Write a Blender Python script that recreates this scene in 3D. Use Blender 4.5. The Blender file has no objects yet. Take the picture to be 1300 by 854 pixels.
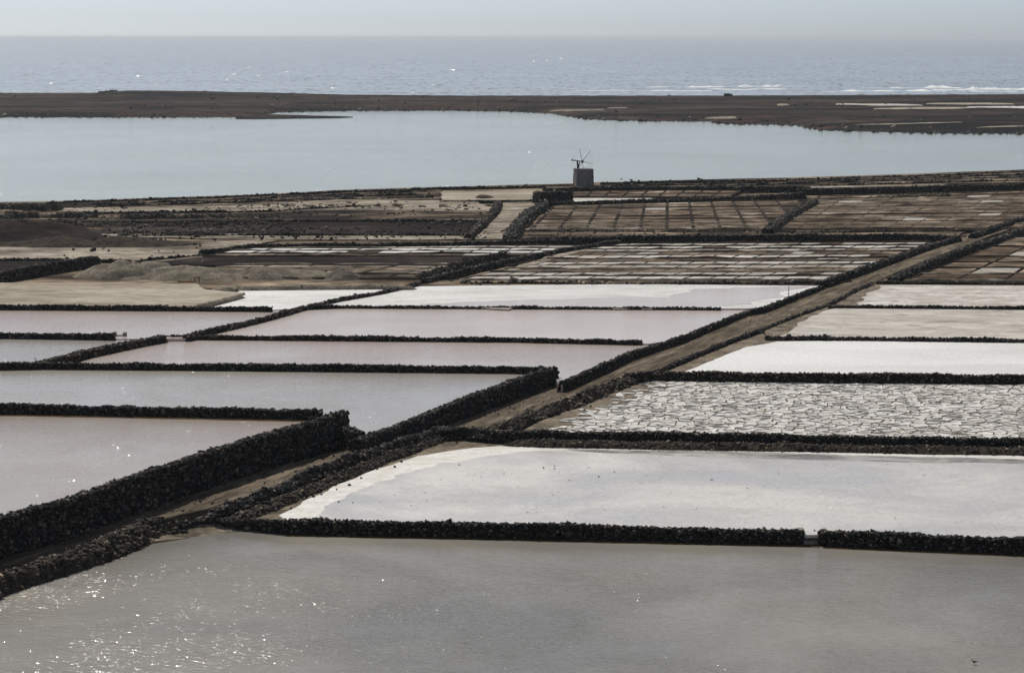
import bpy, math, random
import numpy as np
from mathutils import Vector, Matrix, geometry

rng = np.random.default_rng(7)
random.seed(7)
R = math.radians
scene = bpy.context.scene
C = scene.collection

# ------------------------------------------------------------------ camera
CAM_H = 32.0
FPX = 3000.0                        # focal length in pixels of a 1300 px wide frame
PITCH = math.atan((427 - 46.5) / FPX)
cam_d = bpy.data.cameras.new('camera')
cam = bpy.data.objects.new('camera', cam_d)
C.objects.link(cam)
cam.location = (0, 0, CAM_H)
cam.rotation_euler = (math.pi / 2 - PITCH, 0, 0)
cam_d.sensor_width = 36.0
cam_d.lens = 36.0 * FPX / 1300.0
cam_d.clip_start = 1.0
cam_d.clip_end = 90000.0
scene.camera = cam

# ------------------------------------------------------------------ light
SUN_EL, SUN_AZ = R(46), R(-24)      # azimuth measured from the view axis, negative = to the left
world = bpy.data.worlds.new('World')
scene.world = world
world.use_nodes = True
wn = world.node_tree
sky = wn.nodes.new('ShaderNodeTexSky')
sky.sky_type = 'NISHITA'
sky.sun_disc = False
sky.sun_elevation = SUN_EL
sky.sun_rotation = SUN_AZ
sky.altitude = 20
sky.air_density = 0.4
sky.dust_density = 0.75
sky.ozone_density = 3.0
bg = wn.nodes['Background']
bg.inputs['Strength'].default_value = 0.085
# thin white sea haze over the whole sky: the blue is washed out evenly
hs = wn.nodes.new('ShaderNodeHueSaturation')
hs.inputs['Saturation'].default_value = 0.42
wn.links.new(sky.outputs[0], hs.inputs['Color'])
tint = wn.nodes.new('ShaderNodeMix')
tint.data_type = 'RGBA'
tint.blend_type = 'MULTIPLY'
tint.inputs[0].default_value = 1.0
tint.inputs[7].default_value = (0.93, 1.0, 1.05, 1)
wn.links.new(hs.outputs[0], tint.inputs[6])
wn.links.new(tint.outputs[2], bg.inputs[0])
sun_d = bpy.data.lights.new('sun', 'SUN')
sun_d.energy = 3.6
sun_d.angle = R(0.53)
sun_d.color = (1.0, 0.955, 0.89)
sun = bpy.data.objects.new('sun', sun_d)
C.objects.link(sun)
sdir = Vector((math.sin(SUN_AZ) * math.cos(SUN_EL), math.cos(SUN_AZ) * math.cos(SUN_EL), math.sin(SUN_EL)))
sun.rotation_euler = sdir.to_track_quat('Z', 'Y').to_euler()
sun.location = sdir * 400

vs = scene.view_settings
vs.view_transform = 'Standard'
vs.look = 'None'
vs.exposure = 0.0
vs.gamma = 1.0
vs.use_curve_mapping = False
scene.cycles.use_denoising = True
scene.cycles.max_bounces = 6
scene.cycles.volume_bounces = 0
scene.cycles.caustics_reflective = False
scene.cycles.caustics_refractive = False
scene.cycles.sample_clamp_indirect = 4.0

# ------------------------------------------------------------------ geometry helpers
_cp, _sp = math.cos(PITCH), math.sin(PITCH)


def gp(px, py, z=0.0):
    """point at height z on the sight line measured at (px, py) of the survey picture"""
    u = (px - 650.0) / FPX
    v = (427.0 - py) / FPX
    d = (u, _cp + v * _sp, -_sp + v * _cp)
    t = (z - CAM_H) / d[2]
    return np.array((d[0] * t, d[1] * t))


def link(o):
    C.objects.link(o)
    return o


def mesh_np(name, V, F, mats, parent=None, smooth=False, face_mat=None):
    V = np.asarray(V, dtype=np.float32).reshape(-1, 3)
    me = bpy.data.meshes.new(name)
    F = np.asarray(F)
    k = F.shape[1]
    n = len(F)
    me.vertices.add(len(V))
    me.vertices.foreach_set('co', V.ravel())
    me.loops.add(n * k)
    me.loops.foreach_set('vertex_index', F.astype(np.int32).ravel())
    me.polygons.add(n)
    me.polygons.foreach_set('loop_start', np.arange(0, n * k, k, dtype=np.int32))
    me.polygons.foreach_set('loop_total', np.full(n, k, dtype=np.int32))
    if smooth:
        me.polygons.foreach_set('use_smooth', np.ones(n, dtype=bool))
    for m in (mats if isinstance(mats, (list, tuple)) else [mats]):
        me.materials.append(m)
    if face_mat is not None:
        me.polygons.foreach_set('material_index', np.asarray(face_mat, dtype=np.int32))
    me.update(calc_edges=True)
    me.validate()
    o = bpy.data.objects.new(name, me)
    link(o)
    o.parent = parent
    return o


def mesh_py(name, V, F, mat, parent=None, smooth=False):
    me = bpy.data.meshes.new(name)
    me.from_pydata([tuple(map(float, v)) for v in V], [], [tuple(f) for f in F])
    me.materials.append(mat)
    if smooth:
        for p in me.polygons:
            p.use_smooth = True
    me.update()
    o = bpy.data.objects.new(name, me)
    link(o)
    o.parent = parent
    return o


def tag(o, label=None, cat=None, group=None, kind=None):
    if label:
        o['label'] = label
    if cat:
        o['category'] = cat
    if group:
        o['group'] = group
    if kind:
        o['kind'] = kind
    return o


def empty(name, loc=(0, 0, 0), rz=0.0):
    o = bpy.data.objects.new(name, None)
    link(o)
    o.location = loc
    o.rotation_euler = (0, 0, rz)
    return o


def vnoise(x, y=0.0, seed=0):
    """smooth value noise in [-1, 1] for arrays"""
    x = np.asarray(x, dtype=float)
    y = np.asarray(y, dtype=float) + np.zeros_like(x)

    def h(i, j):
        s = np.sin(i * 127.1 + j * 311.7 + seed * 74.7) * 43758.5453
        return (s - np.floor(s)) * 2 - 1
    i, j = np.floor(x), np.floor(y)
    fx, fy = x - i, y - j
    fx, fy = fx * fx * (3 - 2 * fx), fy * fy * (3 - 2 * fy)
    return (h(i, j) * (1 - fx) + h(i + 1, j) * fx) * (1 - fy) + (h(i, j + 1) * (1 - fx) + h(i + 1, j + 1) * fx) * fy


def fbm(x, y=0.0, seed=0, o=4):
    r, a = 0.0, 1.0
    for k in range(o):
        r = r + a * vnoise(np.asarray(x) * 2 ** k, np.asarray(y) * 2 ** k, seed + k * 13)
        a *= 0.5
    return r


def resample(P, step):
    P = np.asarray(P, dtype=float)
    d = np.hypot(*(P[1:, :2] - P[:-1, :2]).T)
    s = np.concatenate(([0], np.cumsum(d)))
    n = max(2, int(s[-1] / step) + 1)
    t = np.linspace(0, s[-1], n)
    t = np.unique(np.concatenate((t, s)))
    t = t[np.concatenate(([True], np.diff(t) > 1e-3))]
    return np.stack([np.interp(t, s, P[:, k]) for k in range(P.shape[1])], 1), t


def wobble(poly, step, amp, seed, closed=True, scale=1.0):
    """resample a closed xy polygon and shift its outline a little"""
    P = np.asarray(poly, dtype=float)
    Q = np.vstack((P, P[:1])) if closed else P
    Q, t = resample(Q, step)
    if closed:
        Q, t = Q[:-1], t[:-1]
    Q = Q.copy()
    Q[:, 0] += amp * fbm(t * 0.35 / scale, 3.1, seed, 3)
    Q[:, 1] += amp * fbm(t * 0.35 / scale, 9.7, seed + 50, 3)
    return Q


def patch(name, poly, z, mat, depth=1.0, parent=None, kind='structure', label=None, grid=None):
    """a solid piece of ground: flat top at z, skirt down by depth"""
    P = [tuple(p[:2]) for p in poly]
    n = len(P)
    zs = [p[2] if len(p) > 2 else z for p in poly]
    tri = geometry.tessellate_polygon([[Vector((x, y, 0)) for x, y in P]])
    V = [(x, y, zz) for (x, y), zz in zip(P, zs)] + [(x, y, zz - depth) for (x, y), zz in zip(P, zs)]
    area = sum(P[i][0] * P[(i + 1) % n][1] - P[(i + 1) % n][0] * P[i][1] for i in range(n))
    F = []
    for t in tri:
        a, b, c = t
        ar = (P[b][0] - P[a][0]) * (P[c][1] - P[a][1]) - (P[c][0] - P[a][0]) * (P[b][1] - P[a][1])
        F.append((a, b, c) if ar > 0 else (a, c, b))
    for i in range(n):
        j = (i + 1) % n
        F.append((i, n + i, n + j, j) if area > 0 else (j, n + j, n + i, i))
    o = mesh_py(name, V, F, mat, parent)
    if kind and parent is None:
        o['kind'] = kind
    if label:
        o['label'] = label
    return o


def pxpoly(pts, z):
    return [gp(p[0], p[1], z) for p in pts]


# ------------------------------------------------------------------ materials
MATS = {}


def new_mat(name):
    m = bpy.data.materials.new(name)
    m.use_nodes = True
    nt = m.node_tree
    for n in list(nt.nodes):
        nt.nodes.remove(n)
    out = nt.nodes.new('ShaderNodeOutputMaterial')
    b = nt.nodes.new('ShaderNodeBsdfPrincipled')
    nt.links.new(b.outputs[0], out.inputs[0])
    MATS[name] = m
    return m, nt, b


def nd(nt, typ, **kw):
    n = nt.nodes.new(typ)
    for k, v in kw.items():
        if k.startswith('i_'):
            n.inputs[k[2:].replace('_', ' ')].default_value = v
        else:
            setattr(n, k, v)
    return n


def coords(nt, scale=(1, 1, 1), rot=0.0):
    tc = nd(nt, 'ShaderNodeNewGeometry')
    mp = nd(nt, 'ShaderNodeMapping')
    if rot:
        mp.vector_type = 'TEXTURE'          # turn first, then stretch along the turned axes
        mp.inputs['Scale'].default_value = tuple(1.0 / k for k in scale)
        mp.inputs['Rotation'].default_value = (0, 0, -rot)
    else:
        mp.inputs['Scale'].default_value = scale
    nt.links.new(tc.outputs['Position'], mp.inputs['Vector'])
    return mp.outputs[0]


def noise(nt, vec, scale, detail=4.0, rough=0.55, dist=0.0):
    n = nd(nt, 'ShaderNodeTexNoise')
    n.inputs['Scale'].default_value = scale
    n.inputs['Detail'].default_value = detail
    n.inputs['Roughness'].default_value = rough
    n.inputs['Distortion'].default_value = dist
    nt.links.new(vec, n.inputs['Vector'])
    return n.outputs['Fac']


def ramp(nt, fac, stops):
    r = nd(nt, 'ShaderNodeValToRGB')
    els = r.color_ramp.elements
    while len(els) < len(stops):
        els.new(0.5)
    for e, (p, c) in zip(els, stops):
        e.position = p
        e.color = (*c, 1) if len(c) == 3 else c
    nt.links.new(fac, r.inputs[0])
    return r.outputs[0]


def mixc(nt, fac, a, b):
    m = nd(nt, 'ShaderNodeMix', data_type='RGBA')
    for s, v in ((0, fac), (6, a), (7, b)):
        if hasattr(v, 'is_linked') or hasattr(v, 'links'):
            nt.links.new(v, m.inputs[s])
        elif s == 0:
            m.inputs[0].default_value = v
        else:
            m.inputs[s].default_value = (*v, 1)
    return m.outputs[2]


def math_n(nt, op, a, b=None):
    m = nd(nt, 'ShaderNodeMath', operation=op)
    for i, v in ((0, a), (1, b)):
        if v is None:
            continue
        if hasattr(v, 'links'):
            nt.links.new(v, m.inputs[i])
        else:
            m.inputs[i].default_value = v
    return m.outputs[0]


def bump(nt, b, h, strength, dist):
    n = nd(nt, 'ShaderNodeBump')
    n.inputs['Strength'].default_value = strength
    n.inputs['Distance'].default_value = dist
    nt.links.new(h, n.inputs['Height'])
    nt.links.new(n.outputs[0], b.inputs['Normal'])
    return n


def earth(name, stops, scale=0.35, rough=0.95, bumps=0.5, bdist=0.08, stretch=(1, 1, 1), rot=0.0, fine=(0.75, 1.2), fscale=6.0):
    m, nt, b = new_mat(name)
    v = coords(nt, stretch, rot)
    f = noise(nt, v, scale, 6, 0.62, 0.4)
    col = ramp(nt, f, [(0.5 + (p_ - 0.52) * 0.62, c_) for p_, c_ in stops])
    f2 = noise(nt, v, fscale, 4, 0.7)
    g = ramp(nt, f2, [(0.4, (fine[0],) * 3), (0.6, (fine[1],) * 3)])
    mul = nd(nt, 'ShaderNodeMix', data_type='RGBA', blend_type='MULTIPLY')
    mul.inputs[0].default_value = 1.0
    nt.links.new(col, mul.inputs[6])
    nt.links.new(g, mul.inputs[7])
    nt.links.new(mul.outputs[2], b.inputs['Base Color'])
    b.inputs['Roughness'].default_value = rough
    b.inputs['Specular IOR Level'].default_value = 0.02
    bump(nt, b, f2, bumps, bdist)
    return m


def stone_mat(name, dark, light, tint):
    m, nt, b = new_mat(name)
    g = nd(nt, 'ShaderNodeNewGeometry')
    col = ramp(nt, g.outputs['Random Per Island'], [(0.0, dark), (0.55, tuple(0.55 * a + 0.45 * c for a, c in zip(dark, light))), (0.88, light), (1.0, tint)])
    v = coords(nt)
    f = noise(nt, v, 9.0, 4, 0.7)
    k = ramp(nt, f, [(0.3, (0.6,) * 3), (0.7, (1.35,) * 3)])
    mul = nd(nt, 'ShaderNodeMix', data_type='RGBA', blend_type='MULTIPLY')
    mul.inputs[0].default_value = 1.0
    nt.links.new(col, mul.inputs[6])
    nt.links.new(k, mul.inputs[7])
    nt.links.new(mul.outputs[2], b.inputs['Base Color'])
    b.inputs['Roughness'].default_value = 0.85
    b.inputs['Specular IOR Level'].default_value = 0.12
    bump(nt, b, f, 0.6, 0.03)
    return m


def water(name, deep, shallow, scale=2.0, strength=0.35, dist=0.1, rough=0.06, patch_scale=0.03, stretch=(1, 1.6, 1), rot=0.3, ior=1.33, calm=None, swell=0.0, spec=0.5, facet=None, fshare=0.4, frange=0.55):
    """still or rippled water over a pale bed; calm = (x0, y0, x1, y1, width): ripples die down in the lee of that wall line"""
    m, nt, b = new_mat(name)
    v0 = coords(nt)
    f = noise(nt, v0, patch_scale, 4, 0.6, 0.6)
    nt.links.new(ramp(nt, f, [(0.35, deep), (0.65, shallow)]), b.inputs['Base Color'])
    v = coords(nt, stretch, rot)
    w = noise(nt, v, scale, 3, 0.55, 0.3)
    if swell:
        w2 = noise(nt, v, scale * 0.17, 2, 0.5, 0.2)
        w = math_n(nt, 'ADD', w, math_n(nt, 'MULTIPLY', w2, swell))
    gust = ramp(nt, noise(nt, v0, patch_scale * 2.2, 3, 0.6, 0.5), [(0.3, (0.45,) * 3), (0.65, (1.0,) * 3)])
    fac = gust
    if calm:
        x0, y0, x1, y1, wd = calm
        L = math.hypot(x1 - x0, y1 - y0)
        nx, ny = (y1 - y0) / L, -(x1 - x0) / L
        sp = nd(nt, 'ShaderNodeSeparateXYZ')
        nt.links.new(v0, sp.inputs[0])
        dd = math_n(nt, 'ADD', math_n(nt, 'MULTIPLY', sp.outputs[0], nx), math_n(nt, 'MULTIPLY', sp.outputs[1], ny))
        dd = math_n(nt, 'SUBTRACT', dd, nx * x0 + ny * y0)
        dd = math_n(nt, 'ADD', dd, math_n(nt, 'MULTIPLY', noise(nt, v0, 0.12, 3, 0.6), wd * 0.7))
        mr = nd(nt, 'ShaderNodeMapRange')
        mr.inputs[1].default_value = wd * 0.35
        mr.inputs[2].default_value = wd * 1.5
        mr.inputs[3].default_value = 0.06
        mr.inputs[4].default_value = 1.0
        nt.links.new(dd, mr.inputs[0])
        fac = math_n(nt, 'MULTIPLY', gust, mr.outputs[0])
    n = bump(nt, b, w, strength, dist)
    nt.links.new(math_n(nt, 'MULTIPLY', fac, strength), n.inputs['Strength'])
    if facet:
        # small wavelet facets, each tilted its own way: some of them catch the sun
        vo = nd(nt, 'ShaderNodeTexVoronoi')
        vo.inputs['Scale'].default_value = facet
        nt.links.new(coords(nt, (1.2, 0.45, 1.0), 0.2), vo.inputs['Vector'])
        sp3 = nd(nt, 'ShaderNodeSeparateXYZ')
        nt.links.new(vo.outputs['Color'], sp3.inputs[0])
        on = math_n(nt, 'MULTIPLY', math_n(nt, 'GREATER_THAN', sp3.outputs[2], 1.0 - fshare), fac)
        cx = nd(nt, 'ShaderNodeCombineXYZ')
        for k in (0, 1):
            u_ = math_n(nt, 'SUBTRACT', math_n(nt, 'MULTIPLY', sp3.outputs[k], 2.0), 1.0)
            if k == 1:                       # wind waves lean one way
                u_ = math_n(nt, 'MULTIPLY', math_n(nt, 'ABSOLUTE', u_), -1.25)
            u_ = math_n(nt, 'MULTIPLY', u_, frange)
            nt.links.new(math_n(nt, 'MULTIPLY', u_, on), cx.inputs[k])
        ad = nd(nt, 'ShaderNodeVectorMath', operation='ADD')
        nt.links.new(n.outputs[0], ad.inputs[0])
        nt.links.new(cx.outputs[0], ad.inputs[1])
        no = nd(nt, 'ShaderNodeVectorMath', operation='NORMALIZE')
        nt.links.new(ad.outputs[0], no.inputs[0])
        nt.links.new(no.outputs[0], b.inputs['Normal'])
    b.inputs['Roughness'].default_value = rough
    b.inputs['IOR'].default_value = ior
    b.inputs['Specular IOR Level'].default_value = spec
    return m


M_stone = stone_mat('basalt_stone', (0.013, 0.0125, 0.013), (0.1, 0.092, 0.085), (0.27, 0.215, 0.16))
M_core = earth('basalt_rubble', [(0.3, (0.005, 0.005, 0.005)), (0.7, (0.014, 0.012, 0.011))], 2.0, fscale=8)
M_rubble = stone_mat('brown_rubble_stone', (0.014, 0.012, 0.011), (0.1, 0.083, 0.07), (0.3, 0.235, 0.17))
M_bank = earth('brown_bank', [(0.3, (0.02, 0.017, 0.015)), (0.7, (0.075, 0.06, 0.046))], 1.0)
M_dirt = earth('road_dirt', [(0.3, (0.088, 0.07, 0.05)), (0.5, (0.135, 0.108, 0.079)), (0.72, (0.205, 0.167, 0.123))], 0.7, stretch=(1, 0.12, 1), rot=0.41, bumps=0.5, fine=(0.6, 1.3), fscale=3.0)
M_path = earth('pale_track', [(0.3, (0.13, 0.108, 0.082)), (0.5, (0.27, 0.23, 0.18)), (0.72, (0.42, 0.365, 0.295))], 0.16, stretch=(0.4, 0.8, 1), fine=(0.6, 1.3), fscale=1.0)
M_tan = earth('tan_flat', [(0.3, (0.27, 0.23, 0.175)), (0.5, (0.37, 0.32, 0.25)), (0.7, (0.47, 0.415, 0.335))], 0.18, stretch=(0.35, 0.8, 1), fine=(0.8, 1.15), fscale=1.2)
M_mud = earth('pan_mud', [(0.3, (0.11, 0.088, 0.065)), (0.7, (0.26, 0.215, 0.16))], 0.35, fine=(0.65, 1.3), fscale=2.0)
M_soil = earth('dark_soil', [(0.34, (0.016, 0.012, 0.01)), (0.5, (0.06, 0.046, 0.034)), (0.62, (0.15, 0.115, 0.08)), (0.75, (0.25, 0.2, 0.145))], 0.14, stretch=(0.3, 0.6, 1), fine=(0.5, 1.4), fscale=0.9)
M_red = earth('reddish_soil', [(0.3, (0.010, 0.007, 0.007)), (0.6, (0.024, 0.016, 0.015)), (0.8, (0.06, 0.045, 0.036))], 0.13, stretch=(0.3, 0.5, 1), fine=(0.5, 1.5), fscale=0.8)
M_field = earth('brown_field', [(0.32, (0.035, 0.026, 0.02)), (0.47, (0.12, 0.09, 0.063)), (0.6, (0.22, 0.17, 0.12)), (0.75, (0.36, 0.29, 0.21))], 0.12, stretch=(0.3, 0.7, 1.0), fine=(0.5, 1.4), fscale=0.9)
M_gravel = earth('grey_gravel', [(0.3, (0.15, 0.13, 0.1)), (0.7, (0.27, 0.235, 0.185))], 0.6, bumps=0.9, bdist=0.2, fscale=3.0)
M_bar = earth('bar_gravel', [(0.36, (0.006, 0.006, 0.006)), (0.48, (0.016, 0.013, 0.013)), (0.55, (0.055, 0.031, 0.023)), (0.62, (0.025, 0.021, 0.018)), (0.72, (0.07, 0.055, 0.042))], 0.03, stretch=(0.3, 0.8, 1), fine=(0.4, 1.6), fscale=0.25)
M_bed = earth('mud_bed', [(0.3, (0.05, 0.04, 0.03)), (0.7, (0.1, 0.085, 0.065))], 0.5)
M_concrete = earth('weathered_concrete', [(0.3, (0.2, 0.185, 0.16)), (0.7, (0.33, 0.31, 0.28))], 0.9)
M_plaster = earth('grey_plaster', [(0.3, (0.12, 0.11, 0.103)), (0.5, (0.21, 0.195, 0.185)), (0.7, (0.29, 0.27, 0.25))], 0.45, stretch=(1, 1, 0.4))
M_iron = earth('dark_iron', [(0.3, (0.02, 0.018, 0.018)), (0.7, (0.05, 0.043, 0.04))], 3.0, rough=0.6)
M_steel = earth('weathered_steel', [(0.3, (0.1, 0.1, 0.1)), (0.7, (0.16, 0.15, 0.15))], 3.0, rough=0.6)
M_wood = earth('weathered_wood', [(0.3, (0.1, 0.085, 0.07)), (0.7, (0.2, 0.175, 0.15))], 3.0)
M_orange = earth('orange_paint', [(0.3, (0.25, 0.13, 0.03)), (0.7, (0.34, 0.18, 0.045))], 3.0, rough=0.6)


def salt(name, white, grey, brown, scale=0.2, wet=0.0, th=(0.42, 0.62), stretch=(0.5, 1, 1), bs=0.4, bscale=3.0, bd=0.05, brown_amt=0.5, rot=0.0):
    m, nt, b = new_mat(name)
    v0 = coords(nt)
    v = coords(nt, stretch, rot)
    f = noise(nt, v, scale, 6, 0.65, 0.5)
    col = ramp(nt, f, [(th[0], grey), (th[1], white)])
    f3 = noise(nt, v, scale * 2.7, 6, 0.7, 1.0)
    k = ramp(nt, f3, [(0.5, (0, 0, 0)), (0.63, (brown_amt,) * 3)])
    bw = nd(nt, 'ShaderNodeRGBToBW')
    nt.links.new(k, bw.inputs[0])
    col = mixc(nt, bw.outputs[0], col, brown)
    gr = ramp(nt, noise(nt, v0, 2.6, 3, 0.75), [(0.36, (0.86,) * 3), (0.64, (1.07,) * 3)])
    mg = nd(nt, 'ShaderNodeMix', data_type='RGBA', blend_type='MULTIPLY')
    mg.inputs[0].default_value = 1.0
    nt.links.new(col, mg.inputs[6])
    nt.links.new(gr, mg.inputs[7])
    nt.links.new(mg.outputs[2], b.inputs['Base Color'])
    h = noise(nt, v0, bscale, 5, 0.65)
    b.inputs['Specular IOR Level'].default_value = 0.5
    if wet:
        rr = ramp(nt, f, [(th[0], (0.22,) * 3), (th[1] + 0.08, (0.7,) * 3)])
        nt.links.new(rr, b.inputs['Roughness'])
        n = bump(nt, b, h, bs, bd)
        st = ramp(nt, f, [(th[0], (0.06,) * 3), (th[1] + 0.05, (bs,) * 3)])
        nt.links.new(st, n.inputs['Strength'])
    else:
        b.inputs['Roughness'].default_value = 0.7
        bump(nt, b, h, bs, bd)
    return m


M_saltB = salt('wet_salt', (0.63, 0.605, 0.575), (0.555, 0.53, 0.505), (0.45, 0.425, 0.39), 0.09, wet=1.0, brown_amt=0.35, th=(0.36, 0.66), bs=0.7, bscale=3.0, bd=0.06, stretch=(0.6, 0.8, 1))
M_saltC = salt('plate_salt', (0.8, 0.775, 0.725), (0.66, 0.63, 0.575), (0.36, 0.305, 0.24), 0.7, brown_amt=0.7, bs=0.5, bscale=6)
M_saltD = salt('smooth_salt', (0.8, 0.79, 0.765), (0.66, 0.645, 0.62), (0.56, 0.55, 0.53), 0.06, wet=0.0, brown_amt=0.25, th=(0.4, 0.6), stretch=(0.35, 1, 1), bs=0.15)
M_saltE = salt('crusted_salt', (0.6, 0.56, 0.5), (0.44, 0.39, 0.33), (0.2, 0.16, 0.125), 0.2, brown_amt=0.75, th=(0.4, 0.6), stretch=(0.4, 1, 1), bs=0.5)
M_saltF = salt('rim_salt', (0.82, 0.8, 0.755), (0.66, 0.625, 0.56), (0.4, 0.34, 0.27), 0.7, brown_amt=0.35, bs=0.6, bscale=5)
M_saltG = salt('basin_salt', (0.7, 0.665, 0.61), (0.42, 0.375, 0.32), (0.22, 0.175, 0.13), 0.4, brown_amt=0.75, bs=0.4)
M_saltH = salt('dull_basin_salt', (0.5, 0.46, 0.4), (0.27, 0.225, 0.175), (0.2, 0.16, 0.12), 0.45, brown_amt=0.7, bs=0.4)
M_wetmud = salt('wet_grey_mud', (0.4, 0.38, 0.35), (0.22, 0.2, 0.175), (0.6, 0.58, 0.55), 0.5, wet=1.0, brown_amt=0.6, th=(0.4, 0.62), stretch=(0.4, 1, 1))
M_wall_refl = earth('brown_wall_reflection', [(0.3, (0.05, 0.03, 0.013)), (0.7, (0.11, 0.07, 0.035))], 0.5)  # brown of the walls' reflection in the water, painted as base colour
M_saltW = salt('bright_salt', (0.72, 0.71, 0.69), (0.6, 0.59, 0.565), (0.42, 0.39, 0.34), 0.14, brown_amt=0.5, wet=0.0, stretch=(0.3, 0.7, 1))
M_basin = earth('brown_basin', [(0.32, (0.06, 0.04, 0.026)), (0.5, (0.14, 0.101, 0.07)), (0.64, (0.225, 0.17, 0.122)), (0.76, (0.45, 0.37, 0.29))], 0.17, stretch=(0.5, 0.6, 1), fine=(0.6, 1.3), fscale=0.9)
M_ridge_pale = earth('pale_basin_ridge', [(0.3, (0.07, 0.056, 0.042)), (0.55, (0.2, 0.165, 0.125)), (0.8, (0.4, 0.36, 0.3))], 0.25)
M_ridge = earth('basin_ridge', [(0.3, (0.015, 0.012, 0.011)), (0.7, (0.06, 0.048, 0.037))], 0.3)

# near pond: lee of the stone wall
a0 = gp(240, 672, -0.6)
a1 = gp(1300, 697, -0.6)
M_waterA = water('pond_water', (0.215, 0.203, 0.178), (0.33, 0.302, 0.252), scale=3.2, strength=0.7, dist=0.12, rough=0.08, patch_scale=0.045, facet=26.0, fshare=0.045, frange=0.37, stretch=(0.45, 1.5, 1), calm=(a0[0], a0[1], a1[0], a1[1], 10.0), swell=0.6)
M_waterP1 = water('pink_brine', (0.42, 0.355, 0.305), (0.47, 0.405, 0.352), scale=3.0, strength=0.4, dist=0.11, rough=0.08, patch_scale=0.05, facet=19.0, fshare=0.018)
M_waterP2 = water('grey_brine', (0.41, 0.378, 0.335), (0.46, 0.425, 0.38), scale=2.6, strength=0.4, dist=0.11, rough=0.08, patch_scale=0.04, facet=19.0, fshare=0.018)
M_waterP3 = water('rose_brine', (0.54, 0.45, 0.395), (0.61, 0.52, 0.465), scale=2.6, strength=0.5, dist=0.13, rough=0.09, patch_scale=0.04)
M_waterP4 = water('pale_brine', (0.67, 0.565, 0.5), (0.75, 0.645, 0.575), scale=2.4, strength=0.5, dist=0.13, rough=0.1, patch_scale=0.04)
M_lagoon = water('lagoon_water', (0.29, 0.32, 0.25), (0.35, 0.375, 0.3), scale=0.8, strength=0.4, dist=0.3, rough=0.12, patch_scale=0.008, facet=7.0, fshare=0.03)
M_sea = water('sea_water', (0.10, 0.118, 0.128), (0.2, 0.215, 0.225), scale=0.12, strength=0.4, dist=2.2, rough=0.14, patch_scale=0.006, stretch=(0.6, 1.0, 1), rot=0.1, swell=2.5, facet=0.3, fshare=0.1, frange=0.38)
m, nt, b = new_mat('foam')
b.inputs['Base Color'].default_value = (0.85, 0.87, 0.88, 1)
b.inputs['Roughness'].default_value = 0.9
M_foam = m
m, nt, b = new_mat('shrub_leaf')
g = nd(nt, 'ShaderNodeNewGeometry')
nt.links.new(ramp(nt, g.outputs['Random Per Island'], [(0, (0.012, 0.013, 0.009)), (0.7, (0.03, 0.032, 0.018)), (1, (0.055, 0.05, 0.03))]), b.inputs['Base Color'])
b.inputs['Roughness'].default_value = 0.8
M_leaf = m
m, nt, b = new_mat('yellow_scrub_leaf')
g = nd(nt, 'ShaderNodeNewGeometry')
nt.links.new(ramp(nt, g.outputs['Random Per Island'], [(0, (0.06, 0.055, 0.028)), (1, (0.13, 0.115, 0.06))]), b.inputs['Base Color'])
b.inputs['Roughness'].default_value = 0.8
M_leafy = m
m, nt, b = new_mat('dark_feather')
b.inputs['Base Color'].default_value = (0.018, 0.016, 0.015, 1)
b.inputs['Roughness'].default_value = 0.7
M_feather = m

# ------------------------------------------------------------------ stones
t_ = (1 + 5 ** 0.5) / 2
ICO_V = np.array([(-1, t_, 0), (1, t_, 0), (-1, -t_, 0), (1, -t_, 0), (0, -1, t_), (0, 1, t_), (0, -1, -t_), (0, 1, -t_), (t_, 0, -1), (t_, 0, 1), (-t_, 0, -1), (-t_, 0, 1)]) / math.sqrt(1 + t_ * t_)
ICO_F = np.array([(0, 11, 5), (0, 5, 1), (0, 1, 7), (0, 7, 10), (0, 10, 11), (1, 5, 9), (5, 11, 4), (11, 10, 2), (10, 7, 6), (7, 1, 8), (3, 9, 4), (3, 4, 2), (3, 2, 6), (3, 6, 8), (3, 8, 9), (4, 9, 5), (2, 4, 11), (6, 2, 10), (8, 6, 7), (9, 8, 1)])
CUBE_V = np.array([(-1, -1, -1), (1, -1, -1), (1, 1, -1), (-1, 1, -1), (-1, -1, 1), (1, -1, 1), (1, 1, 1), (-1, 1, 1)], dtype=float) * 0.72
CUBE_F = np.array([(0, 2, 1), (0, 3, 2), (4, 5, 6), (4, 6, 7), (0, 1, 5), (0, 5, 4), (1, 2, 6), (1, 6, 5), (2, 3, 7), (2, 7, 6), (3, 0, 4), (3, 4, 7)])
ROCK_VARS = ICO_V[None] * rng.uniform(0.78, 1.22, (16, 12, 1))
STONE_VARS = CUBE_V[None] * rng.uniform(0.55, 1.3, (24, 8, 1)) + rng.uniform(-0.16, 0.16, (24, 8, 3))


def rot_mats(n, tilt=0.5):
    a = rng.uniform(0, 2 * math.pi, n)
    b = rng.uniform(-tilt, tilt, n)
    c = rng.uniform(-tilt, tilt, n)
    ca, sa, cb, sb, cc, sc_ = np.cos(a), np.sin(a), np.cos(b), np.sin(b), np.cos(c), np.sin(c)
    z, o = np.zeros(n), np.ones(n)
    Rz = np.array([[ca, -sa, z], [sa, ca, z], [z, z, o]]).transpose(2, 0, 1)
    Rx = np.array([[o, z, z], [z, cb, -sb], [z, sb, cb]]).transpose(2, 0, 1)
    Ry = np.array([[cc, z, sc_], [z, o, z], [-sc_, z, cc]]).transpose(2, 0, 1)
    return Rz @ Rx @ Ry


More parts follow.
